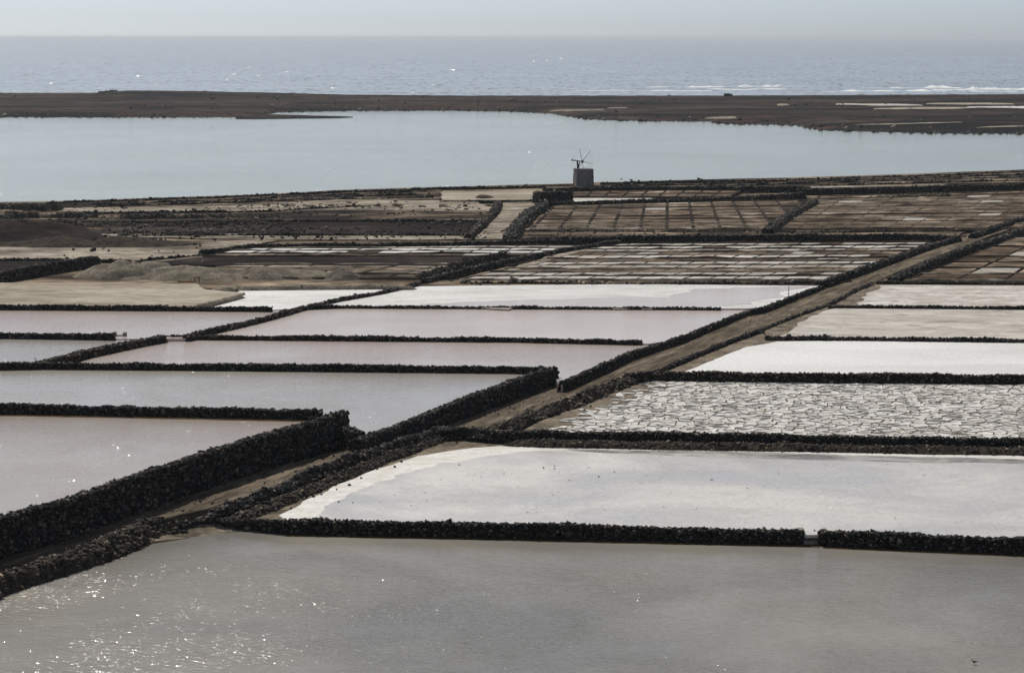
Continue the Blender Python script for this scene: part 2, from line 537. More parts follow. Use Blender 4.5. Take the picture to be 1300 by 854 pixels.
def stones_mesh(name, pos, size, mat, parent=None, flat=1.0):
    n = len(pos)
    if n == 0:
        return None
    sz = size * np.exp(rng.normal(0, 0.33, (n, 1))) * np.stack((rng.uniform(0.8, 1.35, n), rng.uniform(0.7, 1.1, n), rng.uniform(0.55, 0.9, n) * flat), 1) * 0.5
    V = STONE_VARS[rng.integers(0, len(STONE_VARS), n)] * sz[:, None, :]
    V = np.einsum('nij,nkj->nki', rot_mats(n), V) + pos[:, None, :]
    F = (CUBE_F[None] + (np.arange(n) * 8)[:, None, None]).reshape(-1, 3)
    o = mesh_np(name, V.reshape(-1, 3), F, mat, parent)
    o['kind'] = 'stuff'
    return o


def ribbon_frame(XY):
    T = np.zeros_like(XY)
    T[1:-1] = XY[2:] - XY[:-2]
    T[0] = XY[1] - XY[0]
    T[-1] = XY[-1] - XY[-2]
    T /= np.linalg.norm(T, axis=1, keepdims=True)
    return np.stack((-T[:, 1], T[:, 0]), 1)


G = 'dry stone walls between the salt pans'
GF = 'stone walls of the far plain'


def stone_wall(label, pts, zt, zb, wt=0.7, wb=None, ss=0.27, mat=None, core=None, name='dry_stone_wall', group='dry stone walls between the salt pans', dens=1.0, jag=0.08, cat='stone wall', xy=None):
    """pts: crest points (px, py[, ztop]); returns its Empty"""
    mat = mat or M_stone
    core = core or M_core
    wb = wb or wt + 0.35 * (zt - zb)
    if group == GF:
        ss, wt, wb = ss * 0.56, wt * 0.72, wb * 0.72
    elif group != G:
        ss, wt, wb = ss * 0.62, wt * 0.5, wb * 0.6
    elif ss >= 0.28:
        ss, wt, wb = ss * 0.66, wt * 0.68, wb * 0.7
    else:
        ss = ss * 0.72
    if xy is None:
        P = [(*gp(p[0], p[1], p[2] if len(p) > 2 else zt), p[2] if len(p) > 2 else zt) for p in pts]
    else:
        P = xy
    Q, t = resample(P, 1.2)
    org = Q[len(Q) // 2].copy()
    root = empty(name, (org[0], org[1], zb))
    tag(root, label, cat, group)
    N = ribbon_frame(Q[:, :2])
    n = len(Q)
    sd = rng.integers(0, 999)
    top = Q[:, 2] - 0.08 + jag * fbm(t * 0.4, 0, sd, 3)
    secs = []
    for side, w, zz in ((-1, wb, np.full(n, zb)), (-1, wt, top), (1, wt, top), (1, wb, np.full(n, zb))):
        off = side * (w / 2) * (1 + 0.12 * fbm(t * 0.5, side * 5 + w, sd, 3))
        secs.append(np.column_stack((Q[:, :2] + N * off[:, None] - org[:2], zz - zb)))
    V = np.stack(secs, 1).reshape(-1, 3)
    F = []
    for i in range(n - 1):
        for k in range(3):
            F.append((i * 4 + k, i * 4 + k + 1, (i + 1) * 4 + k + 1, (i + 1) * 4 + k))
    F += [(0, 3, 2, 1), ((n - 1) * 4, (n - 1) * 4 + 1, (n - 1) * 4 + 2, (n - 1) * 4 + 3)]
    mesh_np('core', V, F, core, root)
    # stones over both faces, the top and the ends
    L = t[-1]
    h = np.interp(np.linspace(0, L, 50), t, Q[:, 2]).mean() - zb
    face = math.hypot(h, (wb - wt) / 2)
    per = 2 * face + wt
    cnt = int(L * per / (ss * ss) * 1.05 * dens)
    s = rng.uniform(0, L, cnt)
    u = rng.uniform(0, per, cnt)
    # course-like clustering in height
    zc = np.interp(s, t, top)
    qx, qy = np.interp(s, t, Q[:, 0]), np.interp(s, t, Q[:, 1])
    nx, ny = np.interp(s, t, N[:, 0]), np.interp(s, t, N[:, 1])
    side = np.where(u < face, -1.0, 1.0)
    on_top = (u >= face) & (u < face + wt)
    fr = np.where(u < face, u / face, (per - u) / face)
    off = np.where(on_top, (u - face) - wt / 2, side * (wb / 2 + (wt / 2 - wb / 2) * fr))
    z = np.where(on_top, zc, zb + (zc - zb) * np.clip(fr, 0, 1))
    push = np.where(on_top, 0.0, side * ss * rng.uniform(-0.05, 0.16, cnt))
    pos = np.stack((qx + nx * (off + push) - org[0], qy + ny * (off + push) - org[1], z - zb + rng.normal(0, 0.02, cnt) + np.where(on_top, ss * 0.12, 0)), 1)
    ends = []
    for e in (0, n - 1):
        ne = int(h * (wt + wb) / 2 / (ss * ss) * 1.3)
        f = rng.uniform(0, 1, ne)
        o_ = rng.uniform(-0.5, 0.5, ne) * (wb + (wt - wb) * f)
        ends.append(np.stack((Q[e, 0] + N[e, 0] * o_ - org[0], Q[e, 1] + N[e, 1] * o_ - org[1], f * (Q[e, 2] - zb)), 1))
    # odd proud cap stones
    nc = int(L / ss * 0.16)
    sc_ = rng.uniform(0, L, nc)
    cap = np.stack((np.interp(sc_, t, Q[:, 0]) - org[0], np.interp(sc_, t, Q[:, 1]) - org[1], np.interp(sc_, t, top) - zb + ss * 0.35), 1)
    cap[:, :2] += rng.normal(0, wt * 0.22, (nc, 2))
    stones_mesh('stones', np.vstack([pos] + ends + [cap]), ss, mat, root)
    return root


def bank(label, pts, zt, zb, w, name='rubble_bank', ss=0.3, dens=0.5, mat=None, core=None, group=None, cat='rubble bank', lump=0.15):
    """a rounded berm of earth and rubble along a line"""
    P = [(*gp(p[0], p[1], p[2] if len(p) > 2 else zt), p[2] if len(p) > 2 else zt) for p in pts]
    Q, t = resample(P, 1.0)
    org = Q[len(Q) // 2].copy()
    root = empty(name, (org[0], org[1], zb))
    tag(root, label, cat, group)
    N = ribbon_frame(Q[:, :2])
    n, K = len(Q), 9
    sd = int(rng.integers(0, 999))
    V = np.zeros((n, K, 3))
    for k in range(K):
        a = -1 + 2 * k / (K - 1)
        prof = (1 - abs(a) ** 1.7)
        taper = np.clip(np.minimum(t, t[-1] - t) / (w * 0.6) + 0.15, 0, 1)
        off = a * w / 2 * (1 + 0.15 * fbm(t * 0.3, k * 3.3, sd, 2))
        V[:, k, :2] = Q[:, :2] + N * off[:, None] - org[:2]
        V[:, k, 2] = (Q[:, 2] - zb) * prof * taper * (1 + lump * fbm(t * 0.5, a * 2 + 7, sd + 3, 3)) - (0.05 if k in (0, K - 1) else 0)
    F = []
    for i in range(n - 1):
        for k in range(K - 1):
            F.append((i * K + k, i * K + k + 1, (i + 1) * K + k + 1, (i + 1) * K + k))
    mesh_np('mound', V.reshape(-1, 3), F, core or M_bank, root, smooth=False)
    if dens > 0:
        cnt = int(t[-1] * w * dens / (ss * ss))
        i = rng.integers(0, n - 1, cnt)
        k = rng.uniform(0, K - 1.001, cnt)
        k0 = k.astype(int)
        fk = (k - k0)[:, None]
        fi = rng.uniform(0, 1, (cnt, 1))
        pos = (V[i, k0] * (1 - fk) + V[i, k0 + 1] * fk) * (1 - fi) + (V[i + 1, k0] * (1 - fk) + V[i + 1, k0 + 1] * fk) * fi
        stones_mesh('stones', pos, ss, mat or M_rubble, root)
    return root


def N2(pts, z):
    return [gp(p[0], p[1], p[2] if len(p) > 2 else z) for p in pts]


# ================================================================== SETTING
# sea and lagoon: one sheet out to the horizon, a second finer one for the lagoon
SEA_Z = -1.2
o = patch('sea', [(-30000, 300), (30000, 300), (30000, 42000), (-30000, 42000)], SEA_Z - 0.02, M_sea, depth=2.0)
o = patch('lagoon', [(-700, 300), (800, 300), (900, 1190), (-900, 1190)], SEA_Z, M_lagoon, depth=0.015)
# bed under everything near
patch('ground', [(-400, -60), (400, -60), (420, 299), (-420, 299)], -1.6, M_bed, depth=1.0)

# foreground pond
patch('pond_water', [(-70, 60), (120, 60)] + N2([(1500, 690), (1040, 678), (640, 671), (300, 664), (235, 660), (170, 678), (0, 738), (-120, 775)], -0.6), -0.6, M_waterA, depth=0.9)

# the land the pans stand on, from the near wall to the lagoon shore
shore = [(1560, 206), (1300, 217), (1150, 222.5), (1000, 227), (880, 229.5), (760, 233), (700, 235), (560, 238.5), (430, 243), (330, 248), (250, 251), (130, 255), (60, 257), (0, 258), (-260, 264)]
Zl = -0.06
land = N2([(-260, 745), (0, 722), (235, 658), (640, 664), (1040, 672), (1500, 690)], Zl)
patch('land', land + N2([(1600, 330), (1700, 300)], Zl) + N2([(-400, 330)], Zl)[::-1] + N2([(-420, 500)], Zl), Zl, M_bank, depth=2.0)
# upper plain beyond the large pans
PZ = 1.15
up = N2([(-260, 370), (250, 366), (520, 364), (1050, 366), (1110, 362), (1560, 362)], PZ) + [gp(p[0], p[1] - 1.5, PZ) for p in shore]
up = wobble(up, 9.0, 0.7, 4)
patch('upper_plain', up, PZ, M_field, depth=2.6)

# ------------------------------------------------------------------ road
def strip(name, left, right, mat, z=None, kind='structure', depth=0.6, step=3.0, amp=0.12):
    """a strip of ground between two lines of (px, py, z)"""
    A = [(*gp(p[0], p[1], p[2]), p[2]) for p in left]
    B = [(*gp(p[0], p[1], p[2]), p[2]) for p in right]
    n = 140

    def eq(P):
        P = np.array(P)
        d = np.concatenate(([0], np.cumsum(np.hypot(*(P[1:, :2] - P[:-1, :2]).T))))
        t = np.linspace(0, d[-1], n)
        return np.stack([np.interp(t, d, P[:, k]) for k in range(3)], 1)
    A, B = eq(A), eq(B)
    n2, K = n, 15
    V = np.zeros((n, K + 2, 3))
    sd = int(rng.integers(0, 999))
    for k in range(K):
        f = k / (K - 1)
        V[:, k + 1] = A * (1 - f) + B * f
        V[:, k + 1, 2] += 0.035 * fbm(np.arange(n) * 0.4, f * 4, sd, 3) - (0.05 if k in (4, 5, 9, 10) else 0)
    V[:, 0] = V[:, 1]
    V[:, 0, 2] -= depth
    V[:, -1] = V[:, -2]
    V[:, -1, 2] -= depth
    K2 = K + 2
    F = [(i * K2 + k, (i + 1) * K2 + k, (i + 1) * K2 + k + 1, i * K2 + k + 1) for i in range(n - 1) for k in range(K2 - 1)]
    o = mesh_np(name, V.reshape(-1, 3), np.array(F)[:, ::-1], mat)
    o['kind'] = kind
    return o


strip('road', [(555, 541, .32), (640, 512, .38), (712, 486, .5), (830, 440, .75), (945, 398, .95), (1050, 366, 1.2), (1130, 335, 1.3), (1218, 302, 1.45), (1300, 273, 1.6), (1480, 205, 1.9)],
      [(575, 552, .32), (655, 535, .38), (745, 504, .5), (845, 465, .75), (960, 419, .95), (1055, 384, 1.2), (1135, 347, 1.3), (1232, 309, 1.45), (1310, 281, 1.6), (1500, 212, 1.9)], M_dirt)
strip('dirt_strip', [(-60, 690, .3), (60, 676, .3), (190, 640, .3), (330, 598, .3), (450, 566, .32), (565, 540, .33)],
      [(-60, 738, .3), (0, 719, .3), (60, 701, .3), (120, 683, .3), (180, 664, .3), (240, 652, .3), (310, 634, .3), (440, 590, .32), (540, 556, .32), (575, 548, .33)], M_dirt)

# sandy shore where the pond meets the near corner
cb = []
for px_, py_, z_ in ((118, 706, -.62), (135, 692, -.3), (175, 668, -.15), (250, 659, -.2), (330, 663, -.3), (352, 670, -.62), (300, 676, -.62), (250, 681.5, -.62), (200, 689, -.62), (160, 697, -.62)):
    p_ = gp(px_, py_, z_)
    cb.append((p_[0], p_[1], z_))
patch('pond_shore', cb, 0.0, M_mud, depth=0.7)

# ------------------------------------------------------------------ the pans right of the road
# B: wet white pan behind the near wall, with a mud beach and a salt rim; every pan reaches to the middle of its walls
W1L = [(1500, 691, .36), (1300, 683, .36), (1041, 672, .36), (970, 671, .32), (650, 664, .32), (330, 658, .32)]
W2L = [(1500, 559.5, .95), (1300, 556.5, .95), (970, 551, .95), (700, 547, .95)]
W3L = [(1500, 477, 1.42), (1300, 476, 1.42), (970, 473.5, 1.42), (830, 471, 1.42)]
W4L = [(1500, 431.2, 1.5), (1300, 430, 1.5), (1100, 427.5, 1.5), (975, 426.5, 1.5)]
W5L = [(1500, 390, 1.62), (1300, 389, 1.62), (1054, 387, 1.62)]
W6L = [(1500, 359, 1.75), (1300, 358.5, 1.75), (1114, 357.5, 1.75)]
patch('mud_beach', N2(W1L[:-1] + [(360, 658.5, .32), (318, 657.5, .15), (270, 658, .02), (240, 656, .0), (330, 640, 0), (550, 548, 0), (600, 545, .5)] + W2L[::-1], 0.0), 0.0, M_mud, depth=1.0)
rim = [(340, 660), (356, 651), (380, 640), (420, 620), (470, 598), (530, 579), (600, 568), (680, 562.5), (780, 561.5), (960, 566), (1130, 570.5), (1300, 574), (1500, 580)]
inner = [(400, 659.5, .32), (418, 644), (445, 628), (480, 612), (530, 596), (590, 583), (660, 573), (760, 571), (880, 573), (1040, 577.5), (1180, 581), (1300, 584.5), (1500, 591)]
patch('salt_rim', wobble(N2(W1L[:-1] + [(365, 658.5, .32), (352, 654, .02)] + rim[2:], 0.02), 1.0, 0.18, 11), 0.035, M_saltF, depth=0.2)
patch('wet_salt_pan', wobble(N2(W1L[:-1] + inner, 0.02), 0.6, 0.34, 12, scale=0.5), 0.045, M_saltB, depth=0.2)
patch('wet_mud_strip', wobble(N2([(716, 569.5), (860, 571.5), (1040, 576), (1200, 580), (1340, 584), (1340, 588), (1180, 587), (1040, 583.5), (880, 579), (760, 574)], 0.05), 0.8, 0.3, 19, scale=0.6), 0.052, M_wetmud, depth=0.1)
# C: mud floor of the cracked pan, plates come later
Cpoly = N2(W2L + [(655, 546.5, .9), (720, 515, .6), (800, 478, .6)] + W3L[::-1], 0.6)
patch('cracked_pan_floor', Cpoly, 0.6, M_mud, depth=1.5)
patch('smooth_salt_pan', N2(W3L + [(838, 469, 1.4), (880, 451, 1.4), (930, 431, 1.4), (968, 417, 1.4)] + W4L[::-1], 1.1), 1.1, M_mud, depth=1.5)
patch('smooth_salt', wobble(N2(W3L + [(868, 471, 1.3), (905, 457), (945, 441), (985, 433.5), (1100, 432), (1500, 435.5)], 1.13), 2.0, 0.2, 13), 1.13, M_saltD, depth=0.1)
patch('crusted_pan', N2(W4L + [(970, 417, 1.4), (1010, 401, 1.4), (1050, 386, 1.4)] + W5L[::-1], 1.25), 1.25, M_mud, depth=1.5)
patch('crusted_salt', wobble(N2(W4L[:-1] + [(988, 426.8, 1.5), (1016, 409), (1036, 399), (1064, 391), (1500, 393)], 1.28), 2.0, 0.5, 14), 1.28, M_saltE, depth=0.1)
patch('far_crusted_pan', N2(W5L + [(1084, 369, 1.6), (1108, 357.5, 1.7)] + W6L[::-1], 1.45), 1.45, M_mud, depth=1.5)
patch('far_crusted_salt', wobble(N2(W5L[:-1] + [(1088, 387, 1.6), (1104, 372), (1122, 362), (1500, 363)], 1.48), 2.0, 0.6, 15), 1.48, M_saltG, depth=0.1)

# ------------------------------------------------------------------ the pans left of the road
P1 = [(-200, 509, 3.0), (0, 513, 3.0), (200, 516.5, 3.0), (330, 519, 3.0), (408, 521, 3.0)]
P2 = [(-200, 460, 1.95), (0, 461, 1.95), (60, 460, 1.95), (330, 462, 1.95), (650, 465, 1.95), (700, 466.5, 1.95)]
P3 = [(200, 425, 1.55), (330, 426, 1.55), (650, 428.5, 1.55), (824, 432.5, 1.55)]
P4 = [(392, 388, 1.6), (440, 387.5, 1.6), (650, 388.5, 1.6), (860, 389.5, 1.6), (950, 390, 1.55)]
P6 = [(-200, 421, 1.9), (0, 422, 1.9), (145, 424, 1.9), (205, 425.5, 1.75)]
P9 = [(-200, 386, 1.95), (0, 387, 1.95), (330, 389, 1.95), (383, 388.5, 1.75)]
patch('pink_brine_pan', N2(P1 + [(436, 521, 2.75), (411, 529, 2.75), (330, 552, 2.75), (188, 597, 2.75), (76, 635, 2.75), (0, 654, 2.75), (-200, 712, 2.75)], 2.3), 2.3, M_waterP1, depth=2.3)
patch('grey_brine_pan', N2(P2 + [(695, 468, 2.0), (650, 482.5, 1.97), (574, 511, 1.85), (523, 531, 1.7), (462, 554, 1.5), (452, 546, 1.7), (436, 521, 2.75)] + P1[::-1], 1.35), 1.35, M_waterP2, depth=1.3)
patch('rose_brine_pan', N2(P3 + [(800, 446, 1.55), (760, 463, 1.55), (713, 483, 1.55), (704, 466.5, 2.1)] + P2[:1:-1] + [(162, 434, 1.75)], 1.1), 1.1, M_waterP3, depth=1.1)
patch('pale_brine_pan', N2([(240, 424, 1.75), (330, 403.5, 1.75), (383, 388.5, 1.75)] + P4[1:] + [(863, 426.5, 1.55)] + P3[::-1], 1.25), 1.25, M_waterP4, depth=1.3)
patch('far_salt_pan', N2([(383, 388.5, 1.75), (430, 379, 1.75), (482, 370, 1.75), (531, 360, 1.75), (800, 360.5, 1.42), (1040, 362, 1.5), (970, 388.5, 1.55)] + P4[::-1], 1.42), 1.42, M_saltW, depth=1.3)
patch('far_salt_water', wobble(N2([(470, 386.5, 1.6), (560, 384), (700, 381), (850, 376), (880, 368), (1012, 365), (985, 374), (955, 386), (860, 389.5, 1.6), (650, 388.5, 1.6)], 1.44), 1.5, 1.8, 21, scale=1.5), 1.44, M_waterP4, depth=0.1)
patch('side_brine_pan', N2(P6 + [(162, 434, 1.75), (100, 447, 1.75), (50, 459, 1.75), (-200, 460, 1.95)], 1.3), 1.3, M_waterP2, depth=1.3)
patch('back_brine_pan', N2(P9 + [(330, 403.5, 1.75), (236, 425, 1.75)] + P6[::-1], 1.4), 1.4, M_waterP3, depth=1.4)
patch('bright_salt_pan', N2([(250, 388.5, 1.95), (312, 366, 1.5), (480, 364, 1.5), (490, 368, 1.75), (430, 379, 1.75), (383, 388.5, 1.75), (330, 389, 1.95)], 1.5), 1.5, M_saltW, depth=1.3)
patch('tan_flat', wobble(N2([(-200, 358), (120, 359), (250, 360), (262, 367), (312, 371), (300, 375), (248, 388, 1.95), (-200, 386, 1.95)], 1.75), 3, 0.3, 22), 1.75, M_tan, depth=1.3)

# brown sheets at the wall feet: the walls' reflection painted onto the water
def reflection_strip(line, off, z, seed):
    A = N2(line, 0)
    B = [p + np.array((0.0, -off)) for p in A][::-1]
    patch('wall_reflection', wobble(list(A) + B, 0.7, 0.12, seed, scale=0.4), z, M_wall_refl, depth=0.4)


reflection_strip([(1300, 683, .36), (1041, 672, .36)], 1.25, -0.585, 71)
reflection_strip([(1041, 672, .36), (970, 671, .32), (650, 664, .32), (365, 658.6, .32)], 1.15, -0.585, 72)
reflection_strip([(0, 513, 3.0), (200, 516.5, 3.0), (330, 519, 3.0), (400, 520.5, 3.0)], 1.5, 2.315, 73)
reflection_strip([(0, 461, 1.95), (60, 460, 1.95), (330, 462, 1.95), (650, 465, 1.95), (690, 466.2, 1.95)], 0.95, 1.362, 75)
reflection_strip([(240, 425.3, 1.55), (330, 426, 1.55), (650, 428.5, 1.55), (810, 432, 1.55)], 0.8, 1.112, 76)
reflection_strip([(0, 387, 1.95), (330, 389, 1.95), (345, 389.2, 1.95)], 0.9, 1.412, 77)
reflection_strip([(-120, 511, 3.0), (0, 513, 3.0)], 1.5, 2.315, 74)

# ------------------------------------------------------------------ dry stone walls
G = 'dry stone walls between the salt pans'
stone_wall('long low black stone wall between the pond and the wet white pan', [(226, 662, 0.0), (270, 658, 0.02), (318, 657.5, .15), (360, 658.5, .32), (650, 664, .32), (970, 671), (1020, 672)], 0.32, -1.1, 0.75, 1.15, 0.24)
stone_wall('black stone wall at the pond, starting beyond the sluice gap', [(1041, 672), (1060, 673), (1300, 683), (1480, 690)], 0.36, -1.1, 0.75, 1.15, 0.24)
stone_wall('black stone wall between the wet white pan and the cracked pan', [(548, 543), (600, 542), (628, 546), (700, 547), (970, 551), (1300, 556.5), (1480, 559)], 0.95, -0.1, 0.8, 1.2, 0.24)
bank('low brown rubble bank at the foot of the wall behind the wet pan', [(640, 556.5), (700, 558.5), (970, 563), (1300, 568.5), (1480, 571.5)], 0.46, -0.02, 2.6, dens=0.6, ss=0.17, core=M_bank)
stone_wall('black stone wall between the cracked pan and the smooth white pan', [(797, 474), (830, 471), (970, 473.5), (1300, 476), (1480, 477)], 1.42, 0.5, 0.9, 1.4, 0.27, mat=M_rubble)
stone_wall('thin stone wall between the smooth white pan and the crusted pan', [(972, 426.5), (1100, 427.5), (1300, 430), (1480, 431)], 1.5, 1.0, 0.6, 1.2, 0.27)
stone_wall('thinnest stone wall, between the two crusted pans beyond the road', [(1052, 387), (1300, 389), (1480, 390)], 1.62, 1.2, 0.45, 0.7, 0.25)
stone_wall('thin dark wall closing the farthest crusted pan', [(1112, 357.5), (1300, 358.5), (1480, 359)], 1.75, 1.2, 0.5, 0.8, 0.3)
bank('broad tiered black rubble bank from the pond corner up to the road', [(264, 650, .5), (300, 637, .65), (360, 613, .8), (440, 582, .85), (510, 557, .85), (545, 545, .85), (575, 537, .8)], 0.85, -0.05, 2.3, dens=1.0, ss=0.28, mat=M_stone, core=M_core, lump=0.25)
bank('lower step of black rubble beside the salt rim of the wet pan', [(300, 654, .35), (360, 630, .38), (440, 596, .4), (510, 569, .4), (560, 552, .35)], 0.38, -0.05, 1.9, dens=0.8, ss=0.22, mat=M_rubble)
bank('rubble bank along the road beside the cracked pan', [(612, 546, 1.0), (660, 529, 1.1), (720, 508, 1.15), (770, 487, 1.2), (808, 472, 1.3)], 1.1, 0.25, 3.0, dens=0.9, ss=0.28, mat=M_rubble, lump=0.25)
stone_wall('low stone wall on the road edge beside the smooth white pan', [(838, 468), (880, 450), (930, 430), (970, 416), (1010, 400), (1054, 385)], 1.45, 0.6, 0.6, 1.0, 0.3)
bank('low broken stone edge of the road beside the far crusted pan', [(1054, 385, 1.7), (1084, 368, 1.7), (1108, 357, 1.8)], 1.7, 1.2, 1.0, dens=0.9, ss=0.3, mat=M_stone)
# left side
stone_wall('tallest black retaining wall, under the pink pan at the lower corner', [(-120, 689), (0, 654), (76, 635), (188, 597), (330, 552), (411, 529), (436, 521)], 2.75, -0.1, 0.8, 1.3, 0.27, dens=1.15)
stone_wall('squat stub of stone wall at the end of the tall retaining wall', [(437, 541, 1.8), (456, 549, 1.7)], 1.75, 0.0, 0.9, 1.3, 0.27)
stone_wall('black stone wall between the pink pan and the grey pan', [(-160, 510), (0, 513), (200, 516.5), (330, 519), (408, 521)], 3.0, 1.5, 0.8, 1.2, 0.26)
stone_wall('black retaining wall beside the road under the grey pan', [(455, 557, 1.5), (523, 531, 1.7), (574, 511, 1.85), (650, 482.5, 1.97), (695, 468, 2.0), (704, 466, 2.0)], 2.0, 0.1, 0.7, 1.1, 0.27, dens=1.15)
stone_wall('stone wall between the grey pan and the rose pan', [(-160, 460), (0, 461), (60, 460), (330, 462), (650, 465), (700, 466.5)], 1.95, 0.9, 0.9, 1.2, 0.28)
stone_wall('stone wall between the rose pan and the pale pan', [(200, 425), (330, 426), (650, 428.5), (815, 432)], 1.55, 1.0, 0.8, 1.1, 0.28)
stone_wall('thin stone wall between the pale pan and the far salt pan', [(392, 388), (440, 387.5), (650, 388.5), (860, 389.5), (914, 390)], 1.6, 1.2, 0.5, 0.8, 0.28)
stone_wall('low stone wall on the road edge beside the rose pan', [(713, 484, 1.4), (760, 464, 1.4), (800, 447, 1.38), (863, 427.5, 1.4), (945, 395, 1.5), (970, 389.5, 1.55), (1044, 362, 1.65)], 1.5, 0.5, 0.65, 1.0, 0.28)
stone_wall('wide black stone dyke between the small side pan and the rose pan', [(50, 459), (100, 447), (162, 434), (205, 426)], 1.75, 1.0, 1.6, 2.2, 0.3, mat=M_rubble)
stone_wall('long slanting stone dyke beside the pale pan and the bright salt', [(236, 425), (330, 403.5), (383, 388.5), (430, 379), (482, 370), (531, 359)], 1.75, 1.0, 0.9, 1.4, 0.3)
stone_wall('stone wall between the back brine pan and the small side pan', [(-160, 421), (0, 422), (145, 424)], 1.9, 1.1, 0.9, 1.2, 0.3)
stone_wall('stone wall between the tan flat and the back brine pan', [(-160, 386), (0, 387), (330, 389), (345, 389.5)], 1.95, 1.2, 0.6, 0.9, 0.3)

# ------------------------------------------------------------------ cracked salt plates
def clip_half(poly, p, n):
    out = []
    for i in range(len(poly)):
        a, b = poly[i], poly[(i + 1) % len(poly)]
        da, db = (a[0] - p[0]) * n[0] + (a[1] - p[1]) * n[1], (b[0] - p[0]) * n[0] + (b[1] - p[1]) * n[1]
        if da <= 0:
            out.append(a)
        if da * db < 0:
            f = da / (da - db)
            out.append((a[0] + (b[0] - a[0]) * f, a[1] + (b[1] - a[1]) * f))
    return out


def inside(p, poly):
    c = False
    for i in range(len(poly)):
        a, b = poly[i], poly[i - 1]
        if (a[1] > p[1]) != (b[1] > p[1]) and p[0] < (b[0] - a[0]) * (p[1] - a[1]) / (b[1] - a[1]) + a[0]:
            c = not c
    return c


pl = [tuple(p) for p in N2([(672, 552), (712, 532), (768, 506), (808, 489), (830, 484), (1420, 487), (1420, 562), (1300, 558)], 0.62)]
xs, ys = [p[0] for p in pl], [p[1] for p in pl]
SX, SY = 0.74, 0.82
pts, rowi = [], 0
y = min(ys) - 3
while y < max(ys) + 3:
    x = min(xs) - 3 + (0.5 * SX if rowi % 2 else 0)
    while x < max(xs) + 3:
        if random.random() < 0.78:
            pts.append((x + random.uniform(-.62, .62) * SX, y + random.uniform(-.62, .62) * SY))
        x += SX
    y += SY
    rowi += 1
pl_e = sorted((pl[k] for k in (0, 1, 2, 3)), key=lambda q: q[1])


def pl_left(y_):
    return float(np.interp(y_, [q[1] for q in pl_e], [q[0] for q in pl_e]))


plates_root = empty('salt_plates', (*gp(1000, 520, 0.62), 0.6))
tag(plates_root, 'cracked plates of white salt crust covering the brown pan floor', 'salt crust')
PO = np.array(plates_root.location)
pa = np.array(pts)
cells = []
for i, p in enumerate(pts):
    if not inside(p, pl):
        continue
    edge = (p[0] - pl_left(p[1])) / 3.0
    if edge < 1 and random.random() > 0.25 + 0.75 * edge:
        continue
    d2 = ((pa - pa[i]) ** 2).sum(1)
    near = np.argsort(d2)[1:16]
    cell = [(p[0] - 3, p[1] - 3), (p[0] + 3, p[1] - 3), (p[0] + 3, p[1] + 3), (p[0] - 3, p[1] + 3)]
    for j in near:
        dx, dy = pa[j] - pa[i]
        L = math.hypot(dx, dy)
        g = (0.03 + 0.085 * random.random() ** 1.5) * (1.5 if abs(dy) > abs(dx) else 1.0)
        k = 0.5 - g / L
        cell = clip_half(cell, (p[0] + dx * k, p[1] + dy * k), (dx, dy))
        if len(cell) < 3:
            break
    if len(cell) >= 3:
        cells.append((p, cell))
cells.sort(key=lambda c: c[0][1])


def plate_geo(p, cell, org):
    """a slightly dished plate with lifted rims"""
    n = len(cell)
    th = random.uniform(0.03, 0.07)
    tx, ty = random.uniform(-.05, .05), random.uniform(-.06, .06)
    V, F = [], []
    def zz(x, y, b):
        return b + (x - p[0]) * tx + (y - p[1]) * ty
    for x, y in cell:
        V.append((x - org[0], y - org[1], 0.005))
    for x, y in cell:
        V.append((x - org[0], y - org[1], zz(x, y, th + random.uniform(0.0, 0.045))))
    for x, y in cell:
        xi, yi = p[0] + (x - p[0]) * 0.72, p[1] + (y - p[1]) * 0.72
        V.append((xi - org[0], yi - org[1], zz(xi, yi, th * 0.72)))
    for i in range(n):
        j = (i + 1) % n
        F.append((i, j, n + j, n + i))
        F.append((n + i, n + j, 2 * n + j, 2 * n + i))
    F.append(tuple(range(2 * n, 3 * n)))
    return V, F


Vr, Fr = [], []
for k, (p, cell) in enumerate(cells):
    if k < 300:
        V, F = plate_geo(p, cell, p)
        o = mesh_py('plate', V, F, M_saltC, plates_root)
        o.location = (p[0] - PO[0], p[1] - PO[1], 0.0)
    else:
        V, F = plate_geo(p, cell, PO)
        b0 = len(Vr)
        Vr += V
        Fr += [tuple(i + b0 for i in f) for f in F]
if Vr:
    tag(mesh_py('far_plates', Vr, Fr, M_saltC, plates_root), kind='stuff')

